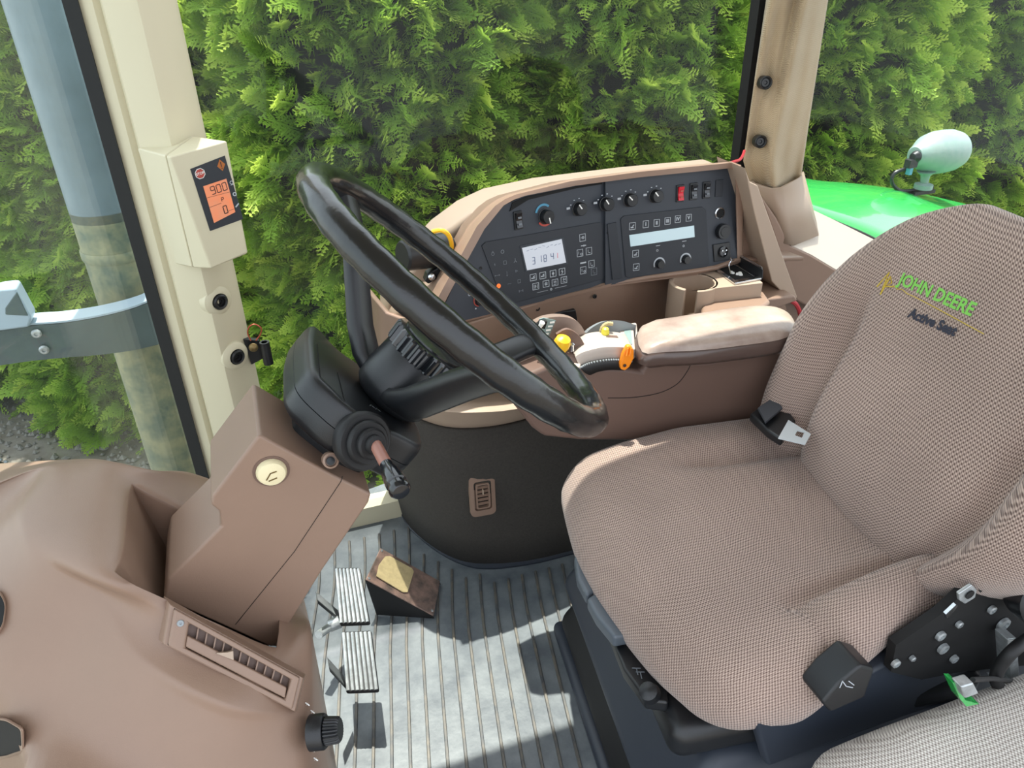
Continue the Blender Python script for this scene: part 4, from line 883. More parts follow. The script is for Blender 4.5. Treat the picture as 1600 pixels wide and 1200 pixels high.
def spoke(ang, w0, w1, thick):
    a = math.radians(ang); d = WE1*math.cos(a)+WE2*math.sin(a); s = -WE1*math.sin(a)+WE2*math.cos(a)
    c0 = HCo(0); rim = WC+d*R; prof = [(.030, -.132), (.052, -.126), (.080, -.106), (.115, -.072), (.145, -.043), (.172, -.020), (.196, -.004)]
    rows = []
    L = (rim-c0)
    for i, (r, h) in enumerate(prof):
        t = r/.200; c = c0.lerp(rim, t) + WN*(h); t_ = i/(len(prof)-1)
        c = c0 + (rim-c0)*t; c = c + WN*h
        w_ = w0+(w1-w0)*t_; th = thick*(1-.25*t_)
        dn = (d*.55+WN*.0-WN*.0); nrm_ = (WN - d*(-.9 if 0 else .75)).normalized()
        row = []
        for k in range(12):
            an = 2*PI*k/12; cu, su = math.cos(an), math.sin(an)
            row.append(c + s*w_*math.copysign(abs(cu)**.6, cu) + nrm_*th*math.copysign(abs(su)**.6, su))
        rows.append(row)
    bm = BM(); loft(bm, rows, closed=True, caps=True); obj('spoke', bm, 'black', sw_, ang=60)
for ang in (134, 28, -96):
    spoke(ang, .023, .017, .012)
# ------------------------------------------------------------------ steering column: black pod with lever, brown tilting cover
sc_ = thing('steering_column', 'brown plastic steering column cover with a cream tilt button, under a black switch housing', 'steering column', (-.06, .73, .5))
def PT(px, py, h): return hit(px, py, WC+WN*h, WN)
H0 = -.150
pt = [PT(px, py, H0) for px, py in ((481, 524), (486, 584), (547, 640), (592, 668), (627, 683), (665, 704))]
# far side outline mirrored across the column's mid plane
ymid = .725+.0
far = [p+WE2*.13 for p in (pt[0], pt[2], pt[5])]
top = [pt[0], pt[1], pt[2], pt[3], pt[4], pt[5], pt[5]+WE2*.045+WE1*.008, pt[5]+WE2*.10+WE1*-.0, pt[5]+WE2*.135-WE1*.03, pt[2]+WE2*.15+WE1*.0, pt[0]+WE2*.06+WE1*.012]
cen = sum(top, V())/len(top); top = roundpoly(top, .022, 5)
def lay(k, h): return [cen+(p-cen)*k+WN*h for p in top]
bm = BM(); loft(bm, [lay(.90, .0), lay(.955, -.001), lay(.985, -.005), lay(1.0, -.012), lay(1.005, -.027)], closed=True, caps=True); pod = obj('switch_housing', bm, 'black', sc_, ang=50); props(pod, 'black moulded switch housing')
bm = BM(); loft(bm, [lay(.995, -.0275), lay(1.005, -.028), lay(.995, -.044), lay(.965, -.051), lay(.90, -.055)], closed=True, caps=True); pod2 = obj('lower_housing', bm, 'black', sc_, ang=50)
bm = BM(); prism(bm, roundpoly([cen+(p-cen)*.62-WN*.05 for p in (pt[0], pt[1], pt[3], pt[5], pt[5]+WE2*.10, pt[0]+WE2*.05)], .01), -WN*.03); obj('column_collar', bm, 'black', sc_, ang=40)
# service flap outline on the pod
bm = BM(); fl_ = [pt[0].lerp(pt[1], .1)+WE1*.012+WN*.0005, pt[1]+WE1*.012+WE2*.004+WN*.0005, pt[2]+WE2*.012-WE1*.005+WN*.0005, pt[2]+WE2*.075-WE1*.004+WN*.0005]
for a_, b_ in zip(fl_[:-1], fl_[1:]): bar(bm, a_, b_, .0008, WN, .0003)
obj('flap_line', bm, 'void', sc_)['kind'] = 'stuff'
bm = BM(); q = pt[3]+WE2*.04+WN*.0006
for k in range(4): bar(bm, q+WE1*(.004*k-.004)+WE2*(.003*(k % 2)), q+WE1*(.004*k-.001)+WE2*(.005-.003*(k % 2)), .001, WN, .0003)
obj('housing_symbol', bm, 'print_dim', sc_)['kind'] = 'stuff'
# lever with its bellows
lv0 = at(568, 692, y=.635); lv1 = at(622, 758, y=.60); ld = (lv1-lv0).normalized()
lc = at(570, 690, y=.662); bd = V((.35, -.80, .25)).normalized()
bm = BM(); lathe(bm, [(.030, -.014), (.0315, -.006), (.0315, .0), (.029, .003), (.0235, .003), (.0235, .008), (.0215, .0105), (.0165, .0105), (.0165, .016), (.0145, .018), (.0105, .018), (.0095, .024), (.0055, .025)], lc, bd, 40); props(obj('lever_bellows', bm, 'rubber', sc_), 'ringed rubber bellows')
ls = lc+bd*.022; tip = at(624, 764, y=.575)
ld = (tip-ls); LL = ld.length
bm = BM(); tube(bm, [ls, ls+ld*.55], .0065, 12); lv = obj('lever_rod', bm, 'copper', sc_); MATS['lever_brown'] = mat('lever_brown', (150, 104, 90), .4); lv.data.materials[0] = MATS['lever_brown']
bm = BM(); lathe(bm, [(.0065, 0), (.0075, LL*.12), (.0095, LL*.2), (.0105, LL*.36), (.0105, LL*.42)], ls+ld*.45, ld, 24); obj('lever_grip', bm, 'black_gloss', lv)
bm = BM(); lathe(bm, [(.0108, 0), (.0108, .003), (.0095, .004), (.0098, .009), (.0108, .010), (.0108, .013), (.0085, .016), (.002, .017)], ls+ld*.84, ld, 24); obj('lever_button', bm, 'black_gloss', lv)
# brown cover
YN, YF = .675, .785
prf = [(404, 680), (412, 683), (520, 742), (580, 772), (576, 786), (505, 890), (432, 1008), (424, 1012), (255, 936), (262, 905), (300, 868), (346, 822), (343, 800), (330, 790), (331, 776)]
near = [at(px, py, y=YN) for px, py in prf]
bm = BM(); prism(bm, near, (0, YF-YN, 0)); obj('cover', bm, 'brown', sc_, bevel=.012, seg=5)
s_ = spline([at(px, py, y=YN-.0005) for px, py in ((586, 756), (578, 775), (545, 800), (460, 880), (380, 955))], 6)
bm = BM(); tube(bm, [at(535, 744, y=YN+.0), at(533, 752, y=YN-.0004), at(460, 862, y=YN-.0004), at(368, 976, y=YN-.0004)], .00035, 6); obj('cover_seam', bm, 'void', sc_)
bc = at(424, 736, y=YN); bm = BM(); lathe(bm, [(.0185, -.01), (.0185, .0006)], bc, (0, -1, 0), 30); obj('button_recess', bm, 'brown_dark', sc_)
bm = BM(); lathe(bm, [(.0150, -.005), (.0155, .003), (.0135, .0065), (.008, .008), (.002, .0082)], bc, (0, -1, 0), 30); b_ = obj('tilt_button', bm, 'cap_cream', sc_); props(b_, 'round cream tilt button')
bm = BM(); bar(bm, bc+V((-.006, -.0082, -.004)), bc+V((-.001, -.0082, .003)), .0012, (0, -1, 0)); bar(bm, bc+V((-.001, -.0082, .003)), bc+V((.005, -.0082, .004)), .0012, (0, -1, 0)); bar(bm, bc+V((-.004, -.0082, -.006)), bc+V((.004, -.0082, -.004)), .0012, (0, -1, 0)); obj('button_symbol', bm, 'brass', b_)['kind'] = 'stuff'
c = at(516, 719, y=YN-.002); bm = BM(); lathe(bm, [(.0085, -.006), (.0085, .004), (.0065, .005), (.006, .001)], c, (.1, -.9, .4), 20); o = obj('screw_boss', bm, 'brown', sc_)
bm = BM(); lathe(bm, [(.0045, 0), (.0045, .0025), (.002, .003)], c+V((0, -.001, 0)), (.1, -.9, .4), 12); obj('cover_screw', bm, 'steel_dark', o)
# ------------------------------------------------------------------ front console round the column
fc = thing('front_console', 'large brown moulded front console with long vents either side of the column', 'console', (-.3, .73, 0))
def A(px, py, y): return at(px, py, y=y)
E_ = V
# columns: side bottom, side mid, side upper, below ridge, ridge, near inner edge | far inner edge, far ridge, far side
Z = lambda px, py, z: at(px, py, z=z)
G = [
 [(-.50, .78, .0), (-.50, .80, .30), Z(-230, 900, .58), Z(-90, 800, .655), Z(-70, 782, .665), A(-40, 760, .90), A(-20, 735, .98), A(0, 728, 1.02), (-.40, 1.08, .4)],
 [(-.42, .66, .0), (-.42, .68, .25), Z(-120, 950, .59), Z(50, 742, .682), Z(76, 729, .69), Z(98, 724, .688), Z(125, 719, .68), Z(142, 719, .67), (-.34, 1.0, .4)],
 [(-.36, .60, .0), (-.36, .62, .22), Z(-100, 1020, .59), Z(20, 813, .690), Z(42, 806, .70), Z(112, 805, .70), Z(168, 727, .69), Z(192, 726, .68), (-.28, .98, .4)],
 [(-.28, .55, .0), (-.28, .57, .20), Z(-30, 1080, .585), Z(46, 894, .678), Z(70, 874, .69), Z(178, 893, .692), Z(205, 755, .680), Z(247, 738, .665), (-.22, .965, .38)],
 [(-.21, .51, .0), A(50, 1330, .50), Z(60, 1130, .568), Z(142, 954, .645), Z(164, 932, .655), Z(262, 938, .648), Z(290, 800, .635), Z(302, 743, .62), (-.16, .955, .35)],
 [(-.15, .50, .0), A(200, 1330, .49), Z(172, 1170, .545), Z(206, 1046, .603), Z(226, 1024, .612), Z(345, 977, .603), Z(375, 850, .59), (-.09, .905, .56), (-.10, .95, .3)],
 [(-.09, .50, .0), A(360, 1330, .495), Z(335, 1235, .490), Z(350, 1122, .555), Z(362, 1100, .568), Z(432, 1012, .556), (-.055, .83, .50), (-.05, .905, .47), (-.06, .94, .25)],
 [(-.060, .50, .0), A(455, 1330, .50), A(458, 1225, .525), A(464, 1130, .56), A(468, 1110, .572), A(470, 990, .645), (-.042, .84, .42), (-.04, .90, .40), (-.05, .935, .2)],
 [(-.048, .51, .0), A(484, 1330, .51), A(490, 1225, .54), A(491, 1140, .575), A(491, 1120, .585), A(486, 985, .66), (-.036, .84, .36), (-.036, .90, .34), (-.045, .93, .15)],
 [(-.046, .515, .0), (-.04, .53, .14), (-.038, .56, .22), (-.037, .59, .27), (-.036, .60, .28), (-.036, .66, .28), (-.036, .84, .26), (-.036, .90, .24), (-.045, .93, .1)],
 [(-.046, .515, .0), (-.04, .53, .0), (-.04, .56, .0), (-.04, .59, .0), (-.04, .60, .0), (-.04, .66, .0), (-.04, .84, .0), (-.04, .90, .0), (-.045, .93, .0)],
]
G = [[V(p) for p in r] for r in G]
def cr(a, b, c, d, t):   # centripetal-style tangent limiting keeps the creases tight
    m1, m2 = (c-a)*.5, (d-b)*.5; L_ = (c-b).length
    for m in (m1, m2):
        if m.length > L_*1.1: m *= L_*1.1/m.length
    t2, t3 = t*t, t*t*t; return b*(2*t3-3*t2+1)+m1*(t3-2*t2+t)+c*(-2*t3+3*t2)+m2*(t3-t2)
SU_, SV_ = 7, 6; nr, nc = len(G), len(G[0])
def crow(rows, k, n): return lambda q: rows[max(0, min(n-1, q))]
G1 = []
for r in G:
    o_ = []
    for c in range(nc-1):
        for k in range(SV_): o_.append(cr(r[max(c-1, 0)], r[c], r[c+1], r[min(c+2, nc-1)], k/SV_))
    o_.append(r[-1]); G1.append(o_)
G2 = []
for r in range(nr-1):
    for k in range(SU_): G2.append([cr(G1[max(r-1, 0)][c], G1[r][c], G1[r+1][c], G1[min(r+2, nr-1)][c], k/SU_) for c in range(len(G1[0]))])
G2.append(G1[-1])
bm = BM(); VV = [[bm.verts.new(p) for p in r] for r in G2]
ra, rb, ca, cb = 3*SU_, 6*SU_, 5*SV_, 6*SV_
for i in range(len(G2)-1):
    for j in range(len(G2[0])-1):
        if ra <= i < rb and ca <= j < cb: continue
        bm.faces.new((VV[i][j], VV[i][j+1], VV[i+1][j+1], VV[i+1][j]))
ring = [(i, ca) for i in range(ra, rb)]+[(rb, j) for j in range(ca, cb)]+[(i, cb) for i in range(rb, ra, -1)]+[(ra, j) for j in range(cb, ca, -1)]
rv = [VV[i][j] for i, j in ring]; cen_ = sum((v.co for v in rv), V())/len(rv)
prev = rv
for dz, k, dx in ((-.002, .012, 0), (-.008, .02, 0), (-.10, .05, .012), (-.17, .08, .02)):
    cur = []
    for v in rv:
        d = cen_-v.co; q = v.co+V((d.x*k, d.y*k, dz)); q.x += dx if v.co.x < -.15 else 0; cur.append(bm.verts.new(q))
    for a in range(len(rv)): b = (a+1) % len(rv); bm.faces.new((prev[a], prev[b], cur[b], cur[a]))
    prev = cur
obj('shell', bm, 'brown', fc, ang=75)
bm = BM(); prism(bm, [v for v in [V((-.20, .63, .44)), V((-.09, .63, .38)), V((-.09, .85, .38)), V((-.20, .85, .44))]], (0, 0, .02)); obj('recess_floor', bm, 'void', fc)
shb = BM(); shb.from_mesh(bpy.data.objects['shell'].data)
for v in shb.verts: v.co = world(bpy.data.objects['shell']) @ v.co
SHB = BVHTree.FromBMesh(shb); shb.free()
def onshell(px, py, h=.001):
    d = (FW*F + RT*(px-800) - UP*(py-600)).normalized(); r = SHB.ray_cast(CAM, d); return (r[0]-d*h) if r[0] else at(px, py, y=.5)
# near vent
def ventbox(name_label, q4, inset, n_, depth, louv):
    """q4: corners start-near, start-far, end-far, end-near"""
    c = sum(q4, V())/4; nn = (q4[1]-q4[0]).cross(q4[3]-q4[0]).normalized()
    if nn.dot(CAM-c) < 0: nn = -nn
    bm = BM(); rings = [[p-nn*.008 for p in q4], [p+nn*.004 for p in q4]]
    L_ = (q4[3]-q4[0]).normalized(); W_ = (q4[1]-q4[0]).normalized()
    def ins(a, b): return [q4[0]+L_*a+W_*b, q4[1]+L_*a-W_*b, q4[2]-L_*a*.55-W_*b, q4[3]-L_*a*.55+W_*b]
    i1 = ins(inset, .006); rings += [[p+nn*.004 for p in i1], [p-nn*.010 for p in i1]]
    loft(bm, rings, closed=True); v = obj('vent_frame', bm, 'brown', fc, bevel=.0025); props(v, name_label)
    bm = BM(); prism(bm, [p-nn*.0095 for p in i1], nn*.002); obj('vent_cavity', bm, 'brown_dark', v)
    bm = BM(); prism(bm, [i1[0]+W_*.001-nn*.004, i1[0]+W_*.012-nn*.004, i1[3]+W_*.012-nn*.004, i1[3]+W_*.001-nn*.004], nn*.007); obj('vent_blade', bm, 'brown', v, bevel=.0015)
    for k in range(louv):
        t = (k+1)/(louv+1); a = i1[0].lerp(i1[3], t); b = i1[1].lerp(i1[2], t); bm = BM(); prism(bm, [a-nn*.008, b-nn*.008, b+L_*.0015-nn*.008, a+L_*.0015-nn*.008], nn*.006); obj('vent_slat', bm, 'brown', v)
    bm = BM(); tb = i1[0].lerp(i1[3], .28)+W_*.010; prism(bm, [tb, tb+L_*.020+W_*.002, tb+L_*.018+W_*.010, tb+L_*.012+W_*.006], nn*.006); obj('vent_thumb_tab', bm, 'tan', v)
    bm = BM(); sc0 = q4[0].lerp(q4[1], .72)+L_*inset*.5; lathe(bm, [(.0035, 0), (.003, .0015), (.0012, .0016), (.001, .0008)], sc0+nn*.004, nn, 14); obj('vent_screw', bm, 'grey_plastic', v)
    return nn
nv = [onshell(262, 1008), onshell(272, 950), onshell(468, 1058), onshell(456, 1108)]
nn0 = (nv[1]-nv[0]).cross(nv[3]-nv[0]).normalized(); nn0 = nn0 if nn0.dot(CAM-nv[0]) > 0 else -nn0
nv = [p+nn0*.0125 for p in nv]
# keep the drawn corners where the photograph has them
nv = [hit(px, py, nv[0], nn0) for px, py in ((262, 1008), (272, 950), (468, 1058), (456, 1108))]
nn = ventbox('long vent on the near side of the column', nv, .018, 1, .01, 11)
c_ = sum(nv, V())/4; bm = BM(); loft(bm, [[p-nn*.024 for p in [c_+(p-c_)*1.16 for p in nv]], [p-nn*.004 for p in [c_+(p-c_)*1.09 for p in nv]], [p-nn*.0005 for p in [c_+(p-c_)*1.05 for p in nv]], [p-nn*.0005 for p in nv]], closed=True); obj('vent_pad', bm, 'brown', fc, bevel=.004)
fv4 = [A(284, 772, .86), A(293, 746, .895), A(352, 782, .895), A(336, 812, .86)]; fv4 = [p+V((0, -.004, .010)) for p in fv4]
ventbox('vent on the far side of the column', fv4, .014, 1, .01, 5)
# slots in the near flank
for pts in (((-40, 1120), (10, 1127), (32, 1140), (34, 1172), (10, 1180), (-40, 1188)), ((-30, 920), (0, 928), (8, 945), (4, 975), (-6, 990), (-40, 985))):
    cx_, cy_ = sum(p[0] for p in pts)/len(pts), sum(p[1] for p in pts)/len(pts)
    o0, o1, o2 = onshell(max(cx_, 1), cy_, 0), onshell(max(cx_, 1)+14, cy_, 0), onshell(max(cx_, 1), cy_+14, 0); ns = (o1-o0).cross(o2-o0).normalized(); ns = ns if ns.dot(CAM-o0) > 0 else -ns
    def sl(k, h): return [hit(cx_+(p[0]-cx_)*k, cy_+(p[1]-cy_)*k, o0+ns*h, ns) for p in pts]
    bm = BM(); loft(bm, [roundpoly(sl(1.22, -.006), .008), roundpoly(sl(1.14, .003), .008), roundpoly(sl(1.04, .0045), .007), roundpoly(sl(1.0, .0035), .007), roundpoly(sl(1.0, -.001), .007)], closed=True); s0 = obj('slot', bm, 'brown', fc, ang=70)
    bm = BM(); prism(bm, roundpoly(sl(1.0, .0022), .007), ns*.0004); obj('slot_opening', bm, 'void', s0)
# rotary heater knob on the rear face
kc = at(503, 1143, y=.545); kd = V((.93, -.30, .12)).normalized()
bm = BM(); lathe(bm, [(.0185, -.012), (.0185, .002), (.017, .004)], kc, kd, 36); kb = obj('knob_base', bm, 'black', fc)
bm = BM(); M3 = frame(kd); rows = []
for h, r in ((.003, .0128), (.005, .0148), (.018, .0135), (.020, .0115)):
    rows.append([kc+M3 @ V((math.cos(2*PI*k/72)*(r-(.0012 if k % 3 == 0 else 0)), math.sin(2*PI*k/72)*(r-(.0012 if k % 3 == 0 else 0)), h)) for k in range(72)])
loft(bm, rows, closed=True, caps=True); obj('knob_grip', bm, 'black', kb, ang=30)
bm = BM()
for px, py in ((478, 1100), (486, 1112), (480, 1160), (486, 1172), (491, 1186), (458, 1078)):
    c = onshell(px, py); bar(bm, c+V((0, 0, -.002)), c+V((.002, -.002, .003)), .0014, V((.6, -.8, .2)), .0004); bar(bm, c+V((0, 0, .002)), c+V((.003, -.002, -.001)), .0012, V((.6, -.8, .2)), .0004)
obj('knob_symbols', bm, 'white', fc)['kind'] = 'stuff'
# ------------------------------------------------------------------ pedals
def brake(px_pts, label, z0):
    t = thing('brake_pedal', label, 'pedal', at(px_pts[3][0], px_pts[3][1], z=z0))
    q = [at(px, py, z=z) for px, py, z in px_pts]; n = (q[1]-q[0]).cross(q[3]-q[0]).normalized()
    if n.z < 0: n = -n
    c = sum(q, V())/4; bm = BM(); prism(bm, [c+(p-c)*1.0-n*.012 for p in q], n*.011); obj('pad_body', bm, 'rubber', t, bevel=.004)
    for k in range(7):
        s = (k+.5)/7; a, b = q[0].lerp(q[1], s), q[3].lerp(q[2], s); a, b = a.lerp(b, .03), b.lerp(a, .03); w_ = (q[1]-q[0]).normalized()
        bm = BM(); tube(bm, [a-n*.001, b-n*.001], .0030, 8); obj('tread_bar', bm, 'steel', t)
    return t, q, n
b1, q1, n1 = brake([(523, 886, .16), (562, 886, .16), (578, 974, .12), (530, 976, .12)], 'upper of the two ribbed brake pedals, next to the accelerator', .1)
b2, q2, n2 = brake([(533, 986, .16), (580, 984, .16), (592, 1080, .12), (540, 1082, .12)], 'lower of the two ribbed brake pedals, nearest the camera', .1)
for t, q in ((b1, q1), (b2, q2)):
    a = q[3].lerp(q[0], .25); b = V((-.02, a.y-.02, a.z+.07)); bm = BM(); d = V((0, .012, 0))
    prism(bm, [a-d-V((0, 0, .012)), a+d-V((0, 0, .012)), b+d, b-d], (0, 0, -.012)); obj('pedal_arm', bm, 'steel_dark', t, bevel=.002)
bm = BM(); tube(bm, [at(522, 975, z=.11), at(498, 992, z=.13)], .008, 10); lathe(bm, [(.012, 0), (.012, .02)], at(515, 978, z=.115), (1, 0, .2), 14); obj('pivot_link', bm, 'steel', b1)
ac = thing('accelerator_pedal', 'worn metal accelerator pedal plate with a tan grip pad', 'pedal', (.15, 1.18, 0))
P_ = [at(595, 856, y=1.235), at(572, 905, y=1.155), at(678, 962, z=.012), at(688, 908, z=.012)]
nP = (P_[1]-P_[0]).cross(P_[3]-P_[0]).normalized(); nP = nP if nP.z > 0 else -nP
bm = BM(); prism(bm, P_, -nP*.004); obj('plate', bm, 'pedal_plate', ac, bevel=.0015)
def pq(s, t): return P_[0].lerp(P_[3], s).lerp(P_[1].lerp(P_[2], s), t)
bm = BM(); pad_ = [pq(.10, .2), pq(.07, .5), pq(.10, .82), pq(.50, .86), pq(.56, .80), pq(.56, .18), pq(.52, .12), pq(.16, .12)]; prism(bm, [p+nP*.002 for p in pad_], nP*.002); props(obj('grip_pad', bm, 'grip_tape', ac), 'tan anti-slip grip pad')
flr = lambda p: V((p.x, p.y, .004))
bm = BM(); a, b = P_[1], P_[2]; prism(bm, [a-nP*.004, b-nP*.004, flr(b), V((a.x+.01, a.y-.0, .004))], (0, .003, 0)); obj('side_plate', bm, 'rubber', ac)
bm = BM(); a, b = P_[0], P_[3]; prism(bm, [a-nP*.004, b-nP*.004, flr(b), V((a.x+.01, a.y, .004))], (0, -.003, 0)); obj('side_plate', bm, 'rubber', ac)
for s, t in ((.03, .06), (.03, .94), (.96, .9)):
    bm = BM(); lathe(bm, [(.003, 0), (.003, .001), (.001, .0015)], pq(s, t), nP, 10); obj('rivet', bm, 'steel', ac)
# ------------------------------------------------------------------ driver's seat (swivelled about 8 degrees)
SA = math.radians(-8); SU = V((math.cos(SA), math.sin(SA), 0)); SVv = V((-math.sin(SA), math.cos(SA), 0)); SO = V((.585, .665, 0))
def S(u, v, z): return SO+SU*u+SVv*v+V((0, 0, z))
def Sl(p): q = V(p)-SO; return q.dot(SU), q.dot(SVv), q.z
seat = thing('driver_seat', 'brown woven-fabric driver seat with side bolsters and an embroidered backrest', 'seat', tuple(SO))
seat.rotation_euler = (0, 0, SA)
def sstep(a, b, x): t = max(0, min(1, (x-a)/(b-a))); return t*t*(3-2*t)
def cush(p):
    u, v, z = p; top_ = sstep(-.03, .05, z); av = abs(v); nr_ = sstep(.08, .25, -v)
    fr_ = max(0, (-u-.06)/.16); z2 = z - .028*fr_**2*(.3+.7*top_)
    bol = sstep(.155, .215, av)*sstep(-.10, -.01, u)
    z2 += top_*((.022 if v < 0 else .010)*bol - .018*math.exp(-((av-.165)/.016)**2)*sstep(-.10, .0, u) - .012*math.exp(-((v)/.15)**2)*sstep(-.1, .05, u))
    if v < 0: z2 -= top_*.016*math.exp(-((u+.035+.25*max(0, .2-av))/.016)**2)*sstep(.15, .20, av)
    z2 += nr_*((1-top_)*(.015+.085*sstep(-.12, .18, u)) + top_*.022*sstep(-.1, .1, u))
    vv = v*(1 - .05*max(0, -u-.1)/.13)
    if v < 0: vv *= .90-.24*sstep(-.12, .2, u)
    uu = u - .020*(1-(v/.27)**2)*sstep(0, -.22, u) + .02*sstep(.15, .28, -v)*sstep(.0, -.2, u) + .034*sstep(.12, -.22, v)*sstep(.05, -.2, u)
    return V((uu, vv, z2))
bm = BM(); rbox(bm, (.235, .283, .068), .058, (34, 40, 6), cush)
for v in bm.verts: v.co = S(v.co.x+.022, v.co.y+.006, v.co.z+.425)
cu = obj('cushion', bm, 'seat_fabric', seat, ang=180)
LEAN = math.radians(14)
def bk_pt(p, w=1):
    """backrest local (depth d, width v, height h) to the seat frame"""
    d, v, h = p; return V((.215 + d*math.cos(LEAN) + h*math.sin(LEAN), v, .45 + h*math.cos(LEAN) - d*math.sin(LEAN)))
def backf(p):
    d, v, h = p.x, p.y, p.z; H = .245
    t = (h+H)/(2*H)                                          # 0..1
    wsc = 1.0 if t < .58 else (1-((t-.58)/.42)**2.2*.56)
    wsc *= (.93+.07*sstep(0, .25, t)); v2 = v*wsc*(1 if v > 0 else .70+.30*sstep(0, .38, t))
    front = sstep(.0, -.05, d); av = abs(v)/.285
    d2 = d - front*(.040*sstep(.58, .80, av)*sstep(.80, .45, t)*sstep(-.02, .1, t) - .018*math.exp(-((av-.60)/.05)**2)*sstep(.75, .5, t) + .022*math.cos(av*PI/2)*math.exp(-((t-.28)/.22)**2)) - front*.015*sstep(.7, 1, t)*-1
    return bk_pt((d2, v2, h+H-.02 + (.03*sstep(-.12, -.26, v)*(1-t))))
bm = BM(); rbox(bm, (.060, .280, .245), .055, (6, 44, 44), backf)
for v in bm.verts: v.co = S(v.co.x, v.co.y, v.co.z)
bk = obj('backrest', bm, 'back_fabric', seat, ang=180)
# embroidery, laid on the backrest surface
bpy.context.view_layer.update(); dg = bpy.context.evaluated_depsgraph_get()
bme = BM(); bme.from_mesh(bk.data); 
for v in bme.verts: v.co = world(bk) @ v.co
BV = BVHTree.FromBMesh(bme); bme.free()
RD = (SU*math.cos(LEAN) - V((0, 0, math.sin(LEAN))))       # into the backrest
def onback(p, h=.0012):
    r = BV.ray_cast(p-RD*.4, RD); return (r[0]-RD*h) if r[0] else p
def backpix(px, py):
    d = FW*F + RT*(px-800) - UP*(py-600); r = BV.ray_cast(CAM, d.normalized()); return r[0]
def embroid(name, s, size, p0, p1, m, bold, shear=0, sx=1):
    a, b = backpix(*p0), backpix(*p1)
    if a is None or b is None: return
    ux = (b-a).normalized(); uy = (-RD).cross(ux).normalized(); c = (a+b)/2
    bb = text_bm(s, size, c, ux, uy, .0, bold, shear, proj=onback, sx=sx); ext = bmesh.ops.extrude_face_region(bb, geom=bb.faces[:]) if 0 else None
    props(obj(name, bb, m, seat, recalc=False, ang=180), {'maker_lettering': 'green embroidered capitals', 'subtitle_lettering': 'dark embroidered words'}[name])
def textsize(p0, p1, n, fac): return (backpix(*p1)-backpix(*p0)).length/n*fac
embroid('maker_lettering', 'JOHN DEERE', textsize((1403, 436), (1528, 490), 10, 1.62), (1403, 434), (1528, 488), 'green_thread', .0007)
embroid('subtitle_lettering', 'Active Seat', textsize((1415, 482), (1502, 522), 11, 1.98), (1415, 486), (1502, 522), 'navy_thread', .0008, .15)
for nm, pts, r in (('pulse_emblem', [(1371, 448), (1390, 426), (1380, 450), (1386, 436), (1376, 460), (1392, 432), (1394, 442), (1384, 448), (1396, 448)], .0011), ('pulse_line', [(1396, 446), (1403, 452), (1410, 452), (1418, 459), (1430, 464), (1470, 485), (1538, 522)], .0006)):
    bm = BM(); tube(bm, [onback(backpix(*q), .0006) for q in pts], r, 6); props(obj(nm, bm, 'yellow_thread', seat), 'yellow embroidered pulse line')
# seat pan, adjuster strip and levers, base
bm = BM(); rbox(bm, (.225, .235, .03), .022, (8, 8, 3), lambda p: S(p.x+.04, p.y+.03, p.z+.335)); obj('seat_pan', bm, 'black', seat, ang=60)
bm = BM(); rbox(bm, (.245, .25, .075), .03, (8, 10, 4), lambda p: S(p.x*(1-.15*(p.z/.075))+.07, .015+p.y*(1-.05*p.z/.075), p.z+.235)); obj('suspension_cover', bm, 'mat_edge', seat, ang=60)
bm = BM(); rbox(bm, (.275, .285, .06), .035, (8, 10, 4), lambda p: S(p.x*(1-.1*p.z/.06)+.09, p.y*(1-.06*p.z/.06), p.z+.095)); obj('base_skirt', bm, 'rubber', seat, ang=60)
bm = BM(); rbox(bm, (.30, .30, .016), .014, (4, 4, 2), lambda p: S(p.x+.09, p.y, p.z+.017)); obj('base_plate', bm, 'mat_edge', seat, ang=60)
mat('lever_black_lit', (82, 90, 98), .42)  # black plastic lightened to grey, as though light fell on the levers
for pts in (((897, 868), (906, 860), (932, 862), (958, 905), (917, 930), (902, 902)), ((917, 934), (950, 912), (1000, 972), (990, 990), (960, 996), (932, 962))):
    bm = BM(); prism(bm, [at(px, py, z=.40) for px, py in pts], (0, 0, -.022)); obj('adjuster_lever', bm, 'lever_black_lit', seat, bevel=.005)
bm = BM(); prism(bm, [at(px, py, z=.375) for px, py in ((945, 970), (990, 988), (1040, 1050), (1045, 1098), (1010, 1094), (975, 1045))], (0, 0, -.02)); obj('adjuster_strip', bm, 'black', seat, bevel=.004)
bm = BM(); lathe(bm, [(.014, 0), (.012, .012), (.004, .016)], at(1016, 1084, z=.378), (-.5, -.2, 1), 16); obj('strip_peg', bm, 'black', seat)
bm = BM(); 
for px, py in ((988, 1044), (994, 1050), (960, 988)):
    c = at(px, py, z=.3755); bar(bm, c, c+V((.010, -.004, 0)), .0012, (0, 0, 1)); bar(bm, c+V((.005, -.002, 0)), c+V((.002, -.012, 0)), .0012, (0, 0, 1))
obj('strip_symbols', bm, 'print_dim', seat)['kind'] = 'stuff'
